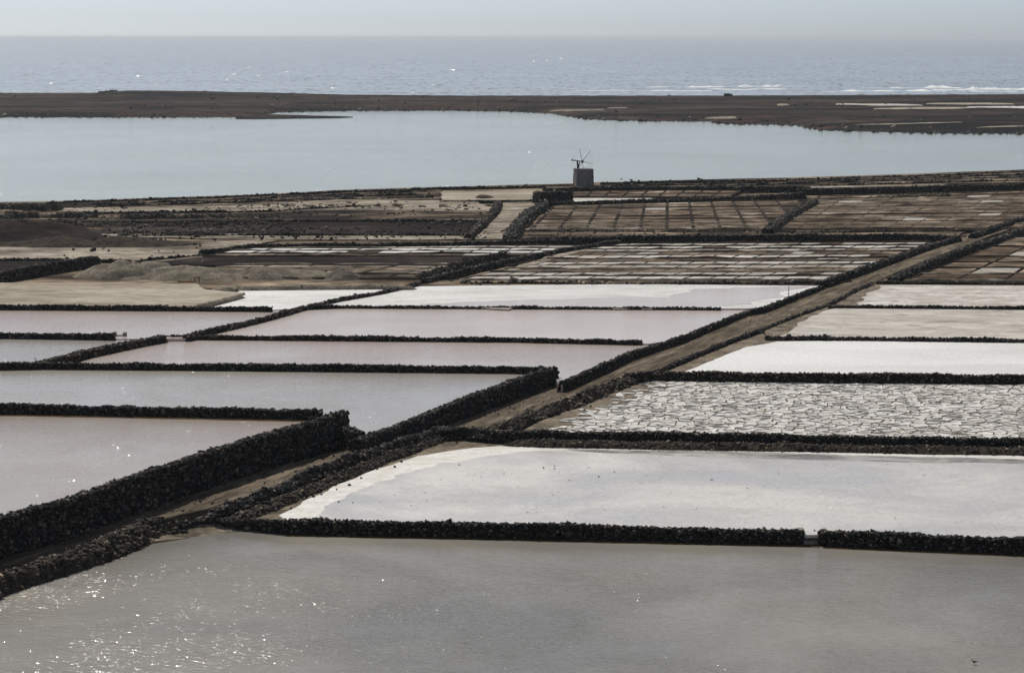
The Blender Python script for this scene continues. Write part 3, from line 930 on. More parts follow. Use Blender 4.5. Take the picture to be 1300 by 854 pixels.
# ------------------------------------------------------------------ blocks of small crystallising basins
def basin_block(name, label, quad, z, cols, rows, mats, ridge_h=0.3, ridge_w=0.9, skew=None, col_w=0.5, pale=0.0, gapcols=None, row_mat=None, base_mat=None, col_h=0.8, clip=None):
    """quad: four pixel corners far-left, far-right, near-right, near-left. Every basin is its own mesh."""
    q = [gp(p[0], p[1], z) for p in quad]
    org = (q[3] + q[2]) / 2
    root = empty(name, (org[0], org[1], z))
    tag(root, label, 'basin block', kind='structure')

    def over(p):
        return (p[0] - clip[0][0]) * (clip[1][1] - clip[0][1]) - (p[1] - clip[0][1]) * (clip[1][0] - clip[0][0]) > 0

    def P(u, v):
        return (q[0] * (1 - u) + q[1] * u) * (1 - v) + (q[3] * (1 - u) + q[2] * u) * v - org
    bed = [P(-.01, -.02), P(1.01, -.02), P(1.01, 1.02), P(-.01, 1.02)][::-1]
    if clip:
        n_ = (clip[1][1] - clip[0][1], -(clip[1][0] - clip[0][0]))
        bed = clip_half([tuple(b_) for b_ in bed], tuple(np.array(clip[0]) - org), n_)
    patch('block_bed', bed, 0.0, base_mat or M_ridge, depth=1.0, parent=root)
    wlen = np.linalg.norm(P(1, .5) - P(0, .5)) / cols
    dlen = np.linalg.norm(P(.5, 1) - P(.5, 0)) / rows
    gu, gv = 0.5 * col_w / wlen / cols, 0.5 * ridge_w / dlen / rows
    for r in range(rows):
        for c in range(cols):
            if clip and over(P((c + .75) / cols, (r + .5) / rows) + org):
                continue
            u0, u1, v0, v1 = c / cols + gu, (c + 1) / cols - gu, r / rows + gv, (r + 1) / rows - gv
            m = row_mat(r, c) if row_mat else random.choice(mats)
            j = lambda: random.uniform(-0.12, 0.12) * gv
            cs = [P(u0, v1 + j()), P(u1, v1 + j()), P(u1, v0 + j()), P(u0, v0 + j())]
            ctr = sum(cs) / 4
            zz = 0.06 + random.uniform(0, 0.04)
            V = [(*(p - ctr), 0) for p in cs] + [(*((p - ctr)), zz) for p in cs]
            F = [(4, 5, 6, 7), (0, 1, 5, 4), (1, 2, 6, 5), (2, 3, 7, 6), (3, 0, 4, 7)]
            o = mesh_py('basin', V, F, m, root)
            o.location = (ctr[0], ctr[1], 0.003)
    # ridges of the rows, then of the columns, uneven in height
    def ridge(A, B, w, h, nm, m=M_ridge):
        L = np.linalg.norm(B - A)
        n = max(6, int(L / 1.5))
        T = (B - A) / L
        Nn = np.array((-T[1], T[0]))
        f = np.linspace(0, 1, n)
        sd = int(rng.integers(0, 999))
        ctr = (A + B) / 2
        hh = h * (0.8 + 0.35 * fbm(f * L * 0.35, 0, sd, 3))
        ww = w * (0.8 + 0.2 * fbm(f * L * 0.3, 4, sd, 2))
        mid = A + (B - A) * f[:, None] - ctr
        V = np.stack((np.column_stack((mid - Nn * ww[:, None] / 2, np.zeros(n))), np.column_stack((mid - Nn * ww[:, None] * .25, hh)),
                      np.column_stack((mid + Nn * ww[:, None] * .25, hh * .95)), np.column_stack((mid + Nn * ww[:, None] / 2, np.zeros(n)))), 1).reshape(-1, 3)
        F = [(i * 4 + k, (i + 1) * 4 + k, (i + 1) * 4 + k + 1, i * 4 + k + 1) for i in range(n - 1) for k in range(3)]
        o = mesh_np(nm, V, np.array(F)[:, ::-1], m, root)
        o.location = (ctr[0], ctr[1], 0.0)
    def end(v):
        u = 1.005
        while clip and u > 0.1 and over(P(u, v) + org):
            u -= 0.01
        return u
    for r in range(rows + 1):
        ridge(P(-.005, r / rows), P(end(r / rows), r / rows), ridge_w, ridge_h, 'row_ridge', M_ridge_pale if random.random() < pale else M_ridge)
    for c in range(cols + 1):
        v1 = 1.0
        while clip and v1 > 0.05 and over(P(c / cols, v1) + org):
            v1 -= 0.02
        if v1 > 0.1:
            ridge(P(c / cols, 0), P(c / cols, v1), col_w, ridge_h * col_h, 'column_ridge')
    return root


def bright_rows(br, alt, p=0.85):
    def f(r, c):
        if r in br and random.random() < p:
            return M_saltW
        return alt if random.random() < 0.75 else M_saltG
    return f


def by_row(table, odd=0.12):
    return lambda r, c: table[r % len(table)] if random.random() > odd else random.choice([M_basin, M_saltH])


# centre block with white salt in it
basin_block('basin_block', 'wide block of small salt-whitened basins in the crook of the road', [(775, 310), (1180, 308), (1050, 356), (585, 356)], 1.35, 15, 11, None, 0.33, 1.2,
            row_mat=by_row([M_saltH, M_saltG, M_saltH, M_basin, M_saltG, M_basin, M_saltG, M_saltH, M_basin, M_saltH, M_saltG], 0.1), pale=0.3, col_w=0.3, col_h=0.4)
basin_block('basin_block', 'long double row of white basins left of the slanting dyke', [(325, 312.5), (735, 312.5), (700, 326), (260, 326)], 1.4, 11, 4, None, 0.3, 1.0,
            row_mat=by_row([M_saltH, M_saltW, M_saltW, M_basin], 0.06), pale=0.3, col_w=0.35, col_h=0.5)
basin_block('basin_block', 'block of brown basins with clear cross ridges near the windmill', [(706, 259.5), (1040, 254.5), (1085, 291), (676, 291)], 1.5, 12, 9, None, 0.3, 1.6, row_mat=by_row([M_basin], 0.03), col_w=0.6, pale=0.6, clip=(gp(972, 292, 1.5), gp(1030, 254, 1.5)))
basin_block('basin_block', 'large block of dull brown basins beside the lagoon end of the road', [(1042, 250), (1420, 240), (1320, 291), (985, 291)], 1.5, 12, 11, None, 0.32, 1.8, row_mat=by_row([M_basin], 0.05), col_w=0.3, col_h=0.35, pale=0.5)
basin_block('basin_block', 'block of brown basins at the picture edge beyond the crusted pans', [(1290, 302), (1520, 302), (1520, 356.5), (1150, 356.5)], 1.6, 6, 8, None, 0.28, 1.0, row_mat=by_row([M_basin], 0.1), pale=0.5)
basin_block('basin_block', 'thin strip of brown basins below the windmill', [(728, 243), (940, 242), (925, 250.5), (722, 250.5)], 1.6, 9, 2, None, 0.3, 1.5, row_mat=by_row([M_basin], 0.0), pale=0.5)
basin_block('basin_block', 'pale tan basins in long rows behind the gravel heaps', [(300, 336), (620, 336), (545, 353), (200, 353)], 1.3, 6, 4, None, 0.25, 1.6, row_mat=by_row([M_path, M_basin], 0.0), pale=0.5)

# ------------------------------------------------------------------ bands of ground on the far plain
def band(name, pts, z, mat, amp=0.6, seed=0):
    return patch(name, wobble(N2(pts, z), 4.0, amp, seed), z, mat, depth=0.9)


band('tan_field', [(-200, 312), (205, 312), (330, 303), (330, 309), (170, 333), (-200, 330)], 1.26, M_path, seed=31)
band('reddish_field', [(-200, 329), (75, 328), (70, 331), (0, 347), (-200, 372)], 1.30, M_red, seed=32)
band('farm_track', [(115, 297), (330, 297), (640, 299), (720, 298), (640, 304), (420, 304), (330, 304), (150, 300)], 1.34, M_path, seed=33)
band('farm_track', [(175, 333), (260, 316), (330, 303), (350, 305), (285, 320), (215, 335)], 1.37, M_path, seed=34)
band('pale_track', [(640, 256), (682, 255), (672, 270), (640, 290), (632, 303), (592, 303), (612, 290), (624, 272)], 1.36, M_path, amp=0.8, seed=35)
band('tan_square', [(560, 243), (680, 242), (684, 253.5), (562, 254)], 1.6, M_tan, amp=0.3, seed=36)
band('dark_field', [(150, 281), (400, 277), (618, 278), (590, 297), (300, 296), (120, 296)], 1.30, M_red, seed=37)
band('scrub_field', [(-200, 268), (330, 266), (625, 266), (618, 279), (330, 279), (-200, 283)], 1.40, M_soil, seed=38)
band('pale_strip', [(75, 264), (250, 262), (440, 253), (600, 255), (625, 262), (620, 268), (400, 267), (250, 268), (75, 269)], 1.45, M_path, seed=39)
band('red_mound_field', [(-200, 276), (60, 284), (118, 301), (60, 306), (-200, 308)], 1.44, M_red, seed=40)
band('shore_terrace', [(70, 258), (260, 252.5), (430, 245), (560, 241), (558, 254), (430, 253), (250, 262), (70, 263)], 1.5, M_soil, seed=41)
band('shore_terrace', [(690, 236.5), (760, 234.5), (1000, 228), (1300, 218.5), (1500, 209), (1500, 222), (1300, 231), (1000, 238), (700, 241)], 1.5, M_soil, seed=42)
band('pale_strip', [(1030, 236.5), (1200, 233.5), (1202, 235), (1030, 238.5)], 1.62, M_path, amp=0.3, seed=43)
band('pale_strip', [(725, 251.5), (832, 251.5), (828, 255.5), (722, 256)], 1.62, M_saltG, amp=0.3, seed=44)
band('brown_verge', [(655, 290), (985, 290), (1235, 290), (1215, 299), (720, 300), (655, 302)], 1.42, M_field, amp=0.5, seed=45)
band('tan_verge', [(560, 356), (1050, 357), (1080, 356), (1040, 362), (530, 362)], 1.40, M_field, amp=0.3, seed=46)
band('dark_strip', [(250, 326), (690, 326), (650, 337), (180, 336)], 1.44, M_red, amp=0.4, seed=47)
band('farm_track', [(640, 343), (700, 324), (770, 307), (785, 307), (712, 326), (650, 344)], 1.5, M_path, amp=0.3, seed=48)

GF = 'stone walls of the far plain'
stone_wall('tall black wall along the back of the salt-whitened basins', [(640, 303.5), (720, 301.5), (800, 299.5), (970, 298), (1165, 297), (1216, 300)], 2.25, 1.2, 1.0, 1.6, 0.45, group=GF)
stone_wall('black stone wall on the road beside the salt-whitened basins', [(1046, 356), (1092, 340.5), (1140, 324), (1188, 308), (1217, 301)], 2.0, 1.2, 1.0, 1.8, 0.45, group=GF)
stone_wall('black stone wall on the far edge of the road by the brown basins', [(1132, 353), (1190, 327), (1240, 309), (1262, 304), (1300, 289), (1450, 234)], 2.15, 1.2, 1.3, 2.2, 0.5, group=GF)
stone_wall('black stone wall on the road edge under the dull brown basins', [(1235, 297), (1300, 275), (1450, 222)], 2.1, 1.2, 1.2, 2.0, 0.5, group=GF)
stone_wall('slanting black wall between the two brown basin blocks', [(975, 290), (1000, 272), (1033, 254)], 2.2, 1.3, 2.0, 3.0, 0.5, group=GF)
stone_wall('low black wall behind the double row of white basins', [(255, 318), (322, 310), (480, 308.5), (640, 306.5), (725, 304)], 2.0, 1.2, 0.8, 1.4, 0.45, group=GF)
stone_wall('black dyke with shrubs running up beside the farm track', [(538, 354), (590, 341), (640, 330), (716, 315.5), (785, 304.5)], 1.95, 1.2, 1.0, 1.8, 0.4, group=GF)
stone_wall('thick black wall of the reddish field at the picture edge', [(-100, 362), (0, 345), (60, 334), (122, 325)], 2.6, 1.2, 1.1, 1.8, 0.4, group=GF)
stone_wall('black dyke along the lagoon under the windmill', [(690, 239), (760, 237.5), (900, 237), (1020, 236.5)], 2.4, 1.2, 1.3, 2.2, 0.55, group=GF)
stone_wall('black dyke above the dull brown basins by the lagoon', [(1015, 240), (1100, 238.5), (1300, 233.5), (1500, 227)], 2.35, 1.2, 1.5, 2.6, 0.6, group=GF)
stone_wall('low black dyke between the pale strip and the brown basins', [(690, 257.5), (780, 254.5), (900, 251.5), (1020, 245)], 2.2, 1.2, 1.5, 2.6, 0.55, group=GF)
stone_wall('black stone edge of the lagoon beyond the road', [(1000, 227.5), (1150, 223), (1300, 217.5), (1500, 209)], 1.70, 0.9, 0.72, 1.30, 0.55, group=GF)
stone_wall('dark stone edge of the lagoon left of the windmill', [(60, 256), (250, 250.5), (430, 242.5), (560, 238), (727, 234.5)], 1.70, 0.9, 0.60, 1.17, 0.55, group=GF)
stone_wall('dark stone edge of the lagoon right of the windmill', [(764, 231.5), (880, 229.5), (1000, 227.8)], 2.00, 0.9, 0.72, 1.30, 0.55, group=GF)
stone_wall('black block of piled stone beside the tan square', [(682, 244.5), (722, 243.5)], 3.4, 1.2, 5.0, 6.5, 0.55, group=GF)
stone_wall('black bank of stone along the pale track to the windmill', [(648, 300), (655, 285), (672, 266), (690, 258)], 2.3, 1.2, 2.0, 4.0, 0.5, group=GF)
stone_wall('dark stone edge between the dark field and the pale track', [(595, 297), (612, 282), (628, 266), (632, 256)], 2.0, 1.2, 1.2, 2.4, 0.5, group=GF)

k_ = 0
for side_, rows_ in (('left', [[(90, 259), (260, 254), (430, 246.5), (540, 242)], [(120, 261), (270, 256.5), (430, 249), (545, 245.5)], [(200, 259.5), (430, 251.5), (550, 249.5)], [(75, 270), (330, 267), (480, 259)]]),
                     ('right', [[(770, 236), (1000, 230.5), (1300, 221), (1500, 213)], [(900, 235.5), (1100, 229.5), (1300, 224), (1500, 217)], [(1040, 235), (1300, 228), (1500, 220)]])):
    for r_ in rows_:
        k_ += 1
        stone_wall('%s low row of stones on the shore terrace %s of the windmill' % (('lakeside', 'second', 'third', 'inmost')[rows_.index(r_)], side_), r_, 1.72, 1.3, 0.7, 1.4, 0.55, dens=0.7, jag=0.2, name='stone_row', group='stone rows of the shore terraces ' + side_, cat='stone row')
for nm_, pts_ in (('low row of stones across the dark field above the farm track', [(150, 297), (420, 296.5), (590, 297)]), ('low row of stones between the tan field and the farm track', [(-100, 329), (60, 328), (170, 330), (260, 322)]),
                  ('low row of stones under the brown basins by the verge', [(668, 292.5), (830, 293), (972, 292.5)]), ('low row of stones along the verge under the dull brown basins', [(985, 293), (1120, 293), (1235, 292)]),
                  ('low row of stones at the near edge of the salt-whitened basins', [(590, 358), (820, 358.5), (1048, 358)]), ('low row of stones along the top of the dark field', [(120, 281), (330, 279), (610, 279)]),
                  ('low row of stones around the near side of the tan square', [(560, 255), (640, 255), (682, 254)])):
    stone_wall(nm_, pts_, 1.62, 1.2, 0.6, 1.1, 0.42, dens=0.8, jag=0.12, name='stone_row', group='stone rows of the far plain', cat='stone row')

# heaps and berms
def heap(label, cx, cy, z, hw, hd, h, mat, name='gravel_heap', cat='heap', sd=0):
    g_ = gp(cx, cy, z)
    n, m_ = 36, 14
    V = [(0, 0, h)]
    for r in range(1, m_):
        for a in range(n):
            ang = 2 * math.pi * a / n
            f = r / (m_ - 1)
            k = 1 + 0.14 * float(fbm(math.cos(ang) * 1.7 + 9, math.sin(ang) * 1.7, sd, 3))
            x, y = math.cos(ang) * hw * f * k, math.sin(ang) * hd * f * k
            zz = h * (1 - f ** 2.2) * (0.85 + 0.3 * float(fbm(x * 0.45, y * 0.45, sd + 5, 4))) - 0.03 * f
            V.append((x, y, max(zz, -0.05)))
    F = [(0, 1 + a, 1 + (a + 1) % n) for a in range(n)]
    for r in range(m_ - 2):
        for a in range(n):
            b0, b1 = 1 + r * n, 1 + (r + 1) * n
            F.append((b0 + a, b1 + a, b1 + (a + 1) % n, b0 + (a + 1) % n))
    o = mesh_py(name, V, F, mat, None, smooth=True)
    o.location = (g_[0], g_[1], z - 0.02)
    tag(o, label, cat)
    return o


heap('big grey gravel heap behind the tan flat', 170, 350, 1.15, 7.5, 5.5, 2.2, M_gravel, sd=1)
heap('long low grey gravel heap joined to the big heap', 245, 352, 1.15, 10, 5, 1.4, M_gravel, sd=2)
heap('flat grey gravel heap before the tan basins', 350, 352, 1.15, 9, 4, 1.3, M_gravel, sd=3)
heap('small rounded gravel heap nearest the slanting dyke', 437, 354, 1.15, 2.8, 2.5, 1.35, M_gravel, sd=4)
heap('small dark mound in front of the tan square', 614, 254, 1.15, 2.3, 3, 1.2, M_soil, sd=6)
heap('long dark gravel ridge along the tan field', 115, 311, 1.15, 18, 6, 1.3, M_bank, sd=7)
heap('broad reddish dark mound at the edge of the plain', 20, 300, 1.15, 16, 18, 2.3, M_red, sd=8)
bank('low grey earth lip around the bright salt pan', [(245, 388, 2.0), (275, 381, 2.0), (308, 372.5, 2.0)], 2.0, 1.5, 1.2, core=M_gravel, dens=0)
bank('grey earth berm behind the bright salt pan', [(262, 366, 1.95), (300, 363, 2.0), (400, 362, 2.0), (530, 361, 2.0)], 2.0, 1.3, 2.4, core=M_gravel, dens=0.05)
bank('strip of rubble at the foot of the tall retaining wall', [(-60, 699, .75), (40, 681, .75), (110, 662, .65), (180, 642, .5)], .7, 0.2, 1.8, dens=1.0, ss=0.22)
bank('pale-flecked rubble ridge between the pond and the dirt strip', [(-80, 754, .42), (0, 726, .42), (60, 708, .42), (110, 692, .42), (150, 676, .42), (186, 660, .42), (240, 654, .35)], .42, -0.7, 2.8, dens=1.3, ss=0.24)

# ------------------------------------------------------------------ sluice in the near wall
s0 = gp(1021, 690, -0.6)
s1 = gp(1041, 691, -0.6)
root = empty('sluice', (*((s0 + s1) / 2), -0.6))
tag(root, 'concrete sluice gap in the black wall by the pond', 'sluice')


def box(name, x0, x1, y0, y1, z0, z1, mat, parent, top=0.0):
    V = [(x0, y0, z0), (x1, y0, z0), (x1, y1, z0), (x0, y1, z0), (x0 + top, y0 + top, z1), (x1 - top, y0 + top, z1), (x1 - top, y1 - top, z1), (x0 + top, y1 - top, z1)]
    F = [(3, 2, 1, 0), (4, 5, 6, 7), (0, 1, 5, 4), (1, 2, 6, 5), (2, 3, 7, 6), (3, 0, 4, 7)]
    return mesh_py(name, V, F, mat, parent)


box('sill', -0.95, 1.0, -0.15, 0.95, -0.5, 0.24, M_concrete, root, 0.03)
box('jamb', -0.92, -0.45, 0.0, 0.9, -0.5, 0.93, M_concrete, root, 0.05)
V = [(0.35, 0.0, -.5), (1.0, 0.0, -.5), (1.0, 0.9, -.5), (0.35, 0.9, -.5), (0.66, 0.05, .85), (1.0, 0.05, .9), (1.0, 0.85, .9), (0.66, 0.85, .85)]
mesh_py('jamb', V, [(3, 2, 1, 0), (4, 5, 6, 7), (0, 1, 5, 4), (1, 2, 6, 5), (2, 3, 7, 6), (3, 0, 4, 7)], M_concrete, root)
r2 = empty('sluice', (*gp(152, 426, 1.4), 1.3))
tag(r2, 'small pale concrete sluice in the wall of the side pan', 'sluice')
box('sill', -0.6, 0.6, -0.4, 0.4, -0.3, 0.18, M_concrete, r2, 0.02)
box('jamb', -0.7, -0.35, -0.45, 0.45, -0.3, 0.5, M_concrete, r2, 0.03)
box('jamb', 0.35, 0.7, -0.45, 0.45, -0.3, 0.45, M_concrete, r2, 0.03)

# ------------------------------------------------------------------ windmill
def tube(name, a, b, r0, r1, mat, parent, n=8):
    a, b = Vector(a), Vector(b)
    q = (b - a).to_track_quat('Z', 'Y')
    V = []
    for p, r in ((a, r0), (b, r1)):
        for k in range(n):
            an = 2 * math.pi * k / n
            V.append(tuple(p + q @ Vector((math.cos(an) * r, math.sin(an) * r, 0))))
    F = [(k, (k + 1) % n, n + (k + 1) % n, n + k) for k in range(n)] + [tuple(range(n))[::-1], tuple(range(n, 2 * n))]
    return mesh_py(name, V, F, mat, parent)


wz = 1.5
wp = gp(741, 236.5, wz)
wm = empty('windmill', (wp[0], wp[1] + 2.0, wz))
tag(wm, 'small windmill with bare sail spokes on a square stone block by the lagoon', 'windmill')
px = wp[1] / FPX
# square block, its corner turned so a sliver of the left side shows
rot = R(11)
tw = empty('tower_dummy')
bpy.data.objects.remove(tw)


def rot2(x, y):
    return (x * math.cos(rot) - y * math.sin(rot), x * math.sin(rot) + y * math.cos(rot))


hw, ht = 1.78, 3.5
V = []
for z, s in ((-0.4, 1.03), (ht * 0.5, 1.0), (ht - 0.12, 0.965), (ht - 0.12, 0.985), (ht, 0.985)):
    for sx, sy in ((-1, -1), (1, -1), (1, 1), (-1, 1)):
        V.append((*rot2(sx * hw * s, sy * hw * s), z))
F = []
for r in range(4):
    for k in range(4):
        F.append((r * 4 + k, r * 4 + (k + 1) % 4, (r + 1) * 4 + (k + 1) % 4, (r + 1) * 4 + k))
F.append((16, 17, 18, 19))
mesh_py('tower', V, F, M_plaster, wm)


def sc(px_, py_, dy=0.0):
    """tower-local position from the survey picture, in the plane of the mast"""
    d = wp[1] + 2.0 + dy
    return ((px_ - 741) * px * (d / wp[1]), dy, (236.5 - py_) * px * 1.0)


hub = sc(739.6, 205.6, -0.7)
tail = sc(726.6, 204, 0.5)
tube('mast', sc(734.2, 214.5), (sc(733.2, 204.5)), 0.22, 0.15, M_iron, wm)
tube('brace', sc(734.6, 214.0), sc(736.6, 205), 0.09, 0.08, M_iron, wm)
tube('brace', sc(734.0, 212.0), sc(732.4, 204.5, -.2), 0.09, 0.08, M_iron, wm)
bm_ = tube('boom', tail, hub, 0.07, 0.09, M_iron, wm)
tube('vane', tuple(Vector(tail) + Vector((0, 0, -0.2))), tuple(Vector(tail) + Vector((0, 0, 0.2))), 0.1, 0.1, M_iron, wm)
ax = (Vector(hub) - Vector(tail)).normalized()
h_ = tube('hub', tuple(Vector(hub) - Vector((0, .18, 0))), tuple(Vector(hub) + Vector((0, .18, 0))), 0.27, 0.27, M_iron, wm, 12)
tips = [(735.9, 190), (749.4, 192.4), (752.8, 208.5), (741.2, 214.6), (733.5, 215.5), (725.2, 204.5)]
tp = []
for k, t in enumerate(tips):
    e = Vector(sc(*t, -0.7 + (0.25 if k % 2 else -0.1)))
    sp = tube('sail_spoke', hub, tuple(e), 0.055, 0.035, M_iron if k < 2 else M_steel, wm, 6)
    tp.append(e)
for k in range(6):
    tube('stay_wire', tuple(tp[k]), tuple(tp[(k + 1) % 6]), 0.012, 0.012, M_steel, wm, 4)

# ------------------------------------------------------------------ shrubs
def shrub_mesh(seed, n=420, r=1.0, h=0.8, leaf=0.12):
    g = np.random.default_rng(seed)
    lob = g.normal(0, 0.42, (7, 3)) * (r, r, 0.0)
    V, F = [], []
    for i in range(n):
        c = lob[g.integers(0, 7)]
        d = g.normal(0, 1, 3)
        d /= np.linalg.norm(d)
        rad = g.uniform(0.5, 1.0) ** 0.5
        p = np.array((c[0] + d[0] * r * 0.55 * rad, c[1] + d[1] * r * 0.55 * rad, max(0.03, h * (0.45 + 0.5 * d[2] * rad + 0.15 * g.normal()))))
        a, b_ = g.normal(0, 1, 3), g.normal(0, 1, 3)
        a /= np.linalg.norm(a)
        b_ /= np.linalg.norm(b_)
        s = leaf * g.uniform(0.6, 1.5)
        k = len(V)
        V += [p - a * s, p + b_ * s * .6, p + a * s, p - b_ * s * .6]
        F.append((k, k + 1, k + 2, k + 3))
    return V, F


SHR, STEM = [], []
for k in range(5):
    V, F = shrub_mesh(100 + k)
    me = bpy.data.meshes.new('crown')
    me.from_pydata([tuple(v) for v in V], [], F)
    me.materials.append(M_leaf)
    SHR.append(me)
V, F = [], []
for k in range(5):
    a = k * 1.26
    d = np.array((math.cos(a), math.sin(a)))
    b0 = len(V)
    for z, w, o_ in ((-.1, .05, 0.02), (.65, .02, 0.35)):
        for s in (-1, 1):
            V.append((d[0] * o_ - d[1] * w * s, d[1] * o_ + d[0] * w * s, z))
    F.append((b0, b0 + 1, b0 + 3, b0 + 2))
stem_me = bpy.data.meshes.new('stem')
stem_me.from_pydata(V, [], F)
stem_me.materials.append(M_wood)
YS = []
for k in range(2):
    m2 = SHR[k].copy()
    m2.materials.clear()
    m2.materials.append(M_leafy)
    YS.append(m2)


def shrub(px_, py_, z, w, h, label, group, meshes=SHR):
    g_ = gp(px_, py_, z)
    root = empty('shrub', (g_[0], g_[1], z - 0.05), random.uniform(0, 6.28))
    tag(root, label, 'shrub', group)
    for nm, me in (('crown', random.choice(meshes)), ('stem', stem_me)):
        o = bpy.data.objects.new(nm, me)
        link(o)
        o.parent = root
        o.scale = (w * random.uniform(.85, 1.15), w * random.uniform(.85, 1.15), h * random.uniform(.85, 1.2))
    return root


def hedge(pts, n, z, w, h, label, group, meshes=SHR):
    P = np.array(pts, dtype=float)
    t = np.linspace(0, len(P) - 1, n)
    for k in t:
        x = np.interp(k, range(len(P)), P[:, 0]) + random.uniform(-2, 2)
        y = np.interp(k, range(len(P)), P[:, 1]) + random.uniform(-.6, .6)
        shrub(x, y, z, w * random.uniform(.7, 1.25), h * random.uniform(.7, 1.25), label, group, meshes)


hedge([(4, 265), (40, 266), (72, 266)], 9, 1.5, 1.58, 1.37, 'dark shrub in the clump at the lagoon shore, picture edge', 'shrubs at the lagoon edge')
hedge([(4, 276), (60, 276), (120, 276)], 12, 1.45, 1.37, 1.01, 'dark shrub in the row along the first pale strip', 'shrubs along the pale strip')
hedge([(160, 277), (200, 276), (243, 276)], 9, 1.45, 1.26, 0.94, 'dark shrub in the row above the dark field', 'shrubs above the dark field')
hedge([(30, 287), (60, 287), (84, 287)], 7, 1.45, 1.47, 1.01, 'dark shrub in the row on the reddish mound', 'shrubs on the reddish mound')
hedge([(95, 286), (160, 285)], 6, 1.35, 1.16, 0.65, 'low dark shrub beyond the reddish mound', 'low shrubs beyond the mound')
hedge([(210, 286), (330, 284)], 6, 1.35, 1.16, 0.72, 'dark shrub scattered over the dark field', 'shrubs of the dark field')
hedge([(255, 276), (330, 276)], 6, 1.45, 0.95, 0.72, 'small dark shrub spaced out beside the orange strip', 'small spaced shrubs')
hedge([(540, 354), (575, 346), (605, 339), (640, 330)], 12, 1.5, 1.05, 1.22, 'dark shrub growing on the slanting dyke', 'shrubs on the dyke')
hedge([(170, 295), (300, 293)], 4, 1.4, 1.78, 0.72, 'yellowish green scrub bush in the dark field', 'yellowish scrub bushes', YS)
hedge([(1128, 251), (1200, 249)], 4, 1.6, 2.10, 0.72, 'yellowish scrub bush at the back of the brown basins', 'yellowish basin bushes', YS)
hedge([(365, 262), (620, 262)], 10, 1.5, 0.73, 0.43, 'tiny dark shrub dotted over the pale strip', 'tiny shrubs')

# ------------------------------------------------------------------ far bar between lagoon and sea
bar_shore = [(-260, 150), (0, 149.5), (150, 149.8), (300, 149.5), (336, 146.5), (350, 143.2), (440, 141.2), (560, 140.8), (650, 142), (700, 145), (745, 152), (790, 154), (900, 155), (916, 158), (1010, 160), (1040, 166.5), (1090, 168), (1160, 170), (1300, 171), (1560, 172)]
bar_top = [(-260, 119), (0, 118), (125, 118), (160, 115), (200, 115), (330, 117.5), (450, 120.5), (600, 121.5), (920, 121.5), (1150, 120.5), (1300, 119.5), (1560, 118)]
xsb = np.linspace(-800, 2100, 414)
sy = np.interp(xsb, [p[0] for p in bar_shore], [p[1] for p in bar_shore]) + 0.25 * fbm(xsb * 0.06, 0, 5, 3)
ty = np.interp(xsb, [p[0] for p in bar_top], [p[1] for p in bar_top]) + 0.2 * fbm(xsb * 0.08, 0, 6, 3)
nr = 26
V = np.zeros((len(xsb), nr, 3))
for i, x in enumerate(xsb):
    A = gp(x, sy[i], SEA_Z)
    DR = 1270.0
    ux = (x - 650) / FPX
    Bx = np.array((ux * DR / math.cos(0) * 1.0, DR))
    # ridge height seen at ty
    v = (427 - ty[i]) / FPX
    dz = (-_sp + v * _cp) / (_cp + v * _sp)
    Bx = np.array((ux / (_cp + v * _sp) * DR, DR))
    zr = CAM_H + dz * DR
    for k in range(nr):
        f = k / (nr - 4)
        if k < nr - 3:
            p = A + (Bx - A) * f
            prof = 1 - (1 - min(1, f * 4.0)) ** 2
            low = 0.75 * prof + (zr - 0.0 - 0.75) * f ** 1.6
            z = SEA_Z + (0 - SEA_Z) * min(1, f * 8) + low * (1 if f > 0 else 0)
            z += 0.18 * float(fbm(p[0] * 0.03, p[1] * 0.05, 8, 3)) * math.sin(min(1, f) * math.pi)
        else:
            q = k - (nr - 4)
            p = Bx + np.array((0, 22.0 * q))
            z = zr - 1.6 * q - 0.1
        V[i, k] = (p[0], p[1], z)
V[:, 0, 2] = SEA_Z - 0.4
F = [(i * nr + k, (i + 1) * nr + k, (i + 1) * nr + k + 1, i * nr + k + 1) for i in range(len(xsb) - 1) for k in range(nr - 1)]
o = mesh_np('gravel_bar', V.reshape(-1, 3), F, M_bar, None, smooth=True)
o['kind'] = 'structure'


def bar_z(x, y):
    d = (V[:, :, 0] - x) ** 2 + (V[:, :, 1] - y) ** 2
    return float(V.reshape(-1, 3)[int(d.argmin()), 2])


BV = V
spit = [(300, 146.8), (345, 145.2), (400, 146.8), (438, 147.8), (448, 148.3), (430, 149.3), (390, 149.8), (330, 150.6), (300, 150.6)]
patch('gravel_spit', wobble(N2(spit, SEA_Z + .25), 3, 0.5, 51), SEA_Z + 0.25, M_bar, depth=0.6)


def proj_y(p):
    d = np.asarray(p) - np.array((0, 0, CAM_H))
    fwd = d[..., 1] * _cp - d[..., 2] * _sp
    upw = d[..., 1] * _sp + d[..., 2] * _cp
    return 427 - FPX * upw / fwd


BY = proj_y(BV)


def bar_point(px_, py_):
    """surface point of the bar on a sight line"""
    i = int(np.clip(np.searchsorted(xsb, px_), 1, len(xsb) - 1))
    w = (px_ - xsb[i - 1]) / (xsb[i] - xsb[i - 1])
    r = []
    for c in (i - 1, i):
        yy = BY[c, :nr - 3][::-1]
        r.append([np.interp(py_, yy, BV[c, :nr - 3, k][::-1]) for k in range(3)])
    return np.array(r[0]) * (1 - w) + np.array(r[1]) * w


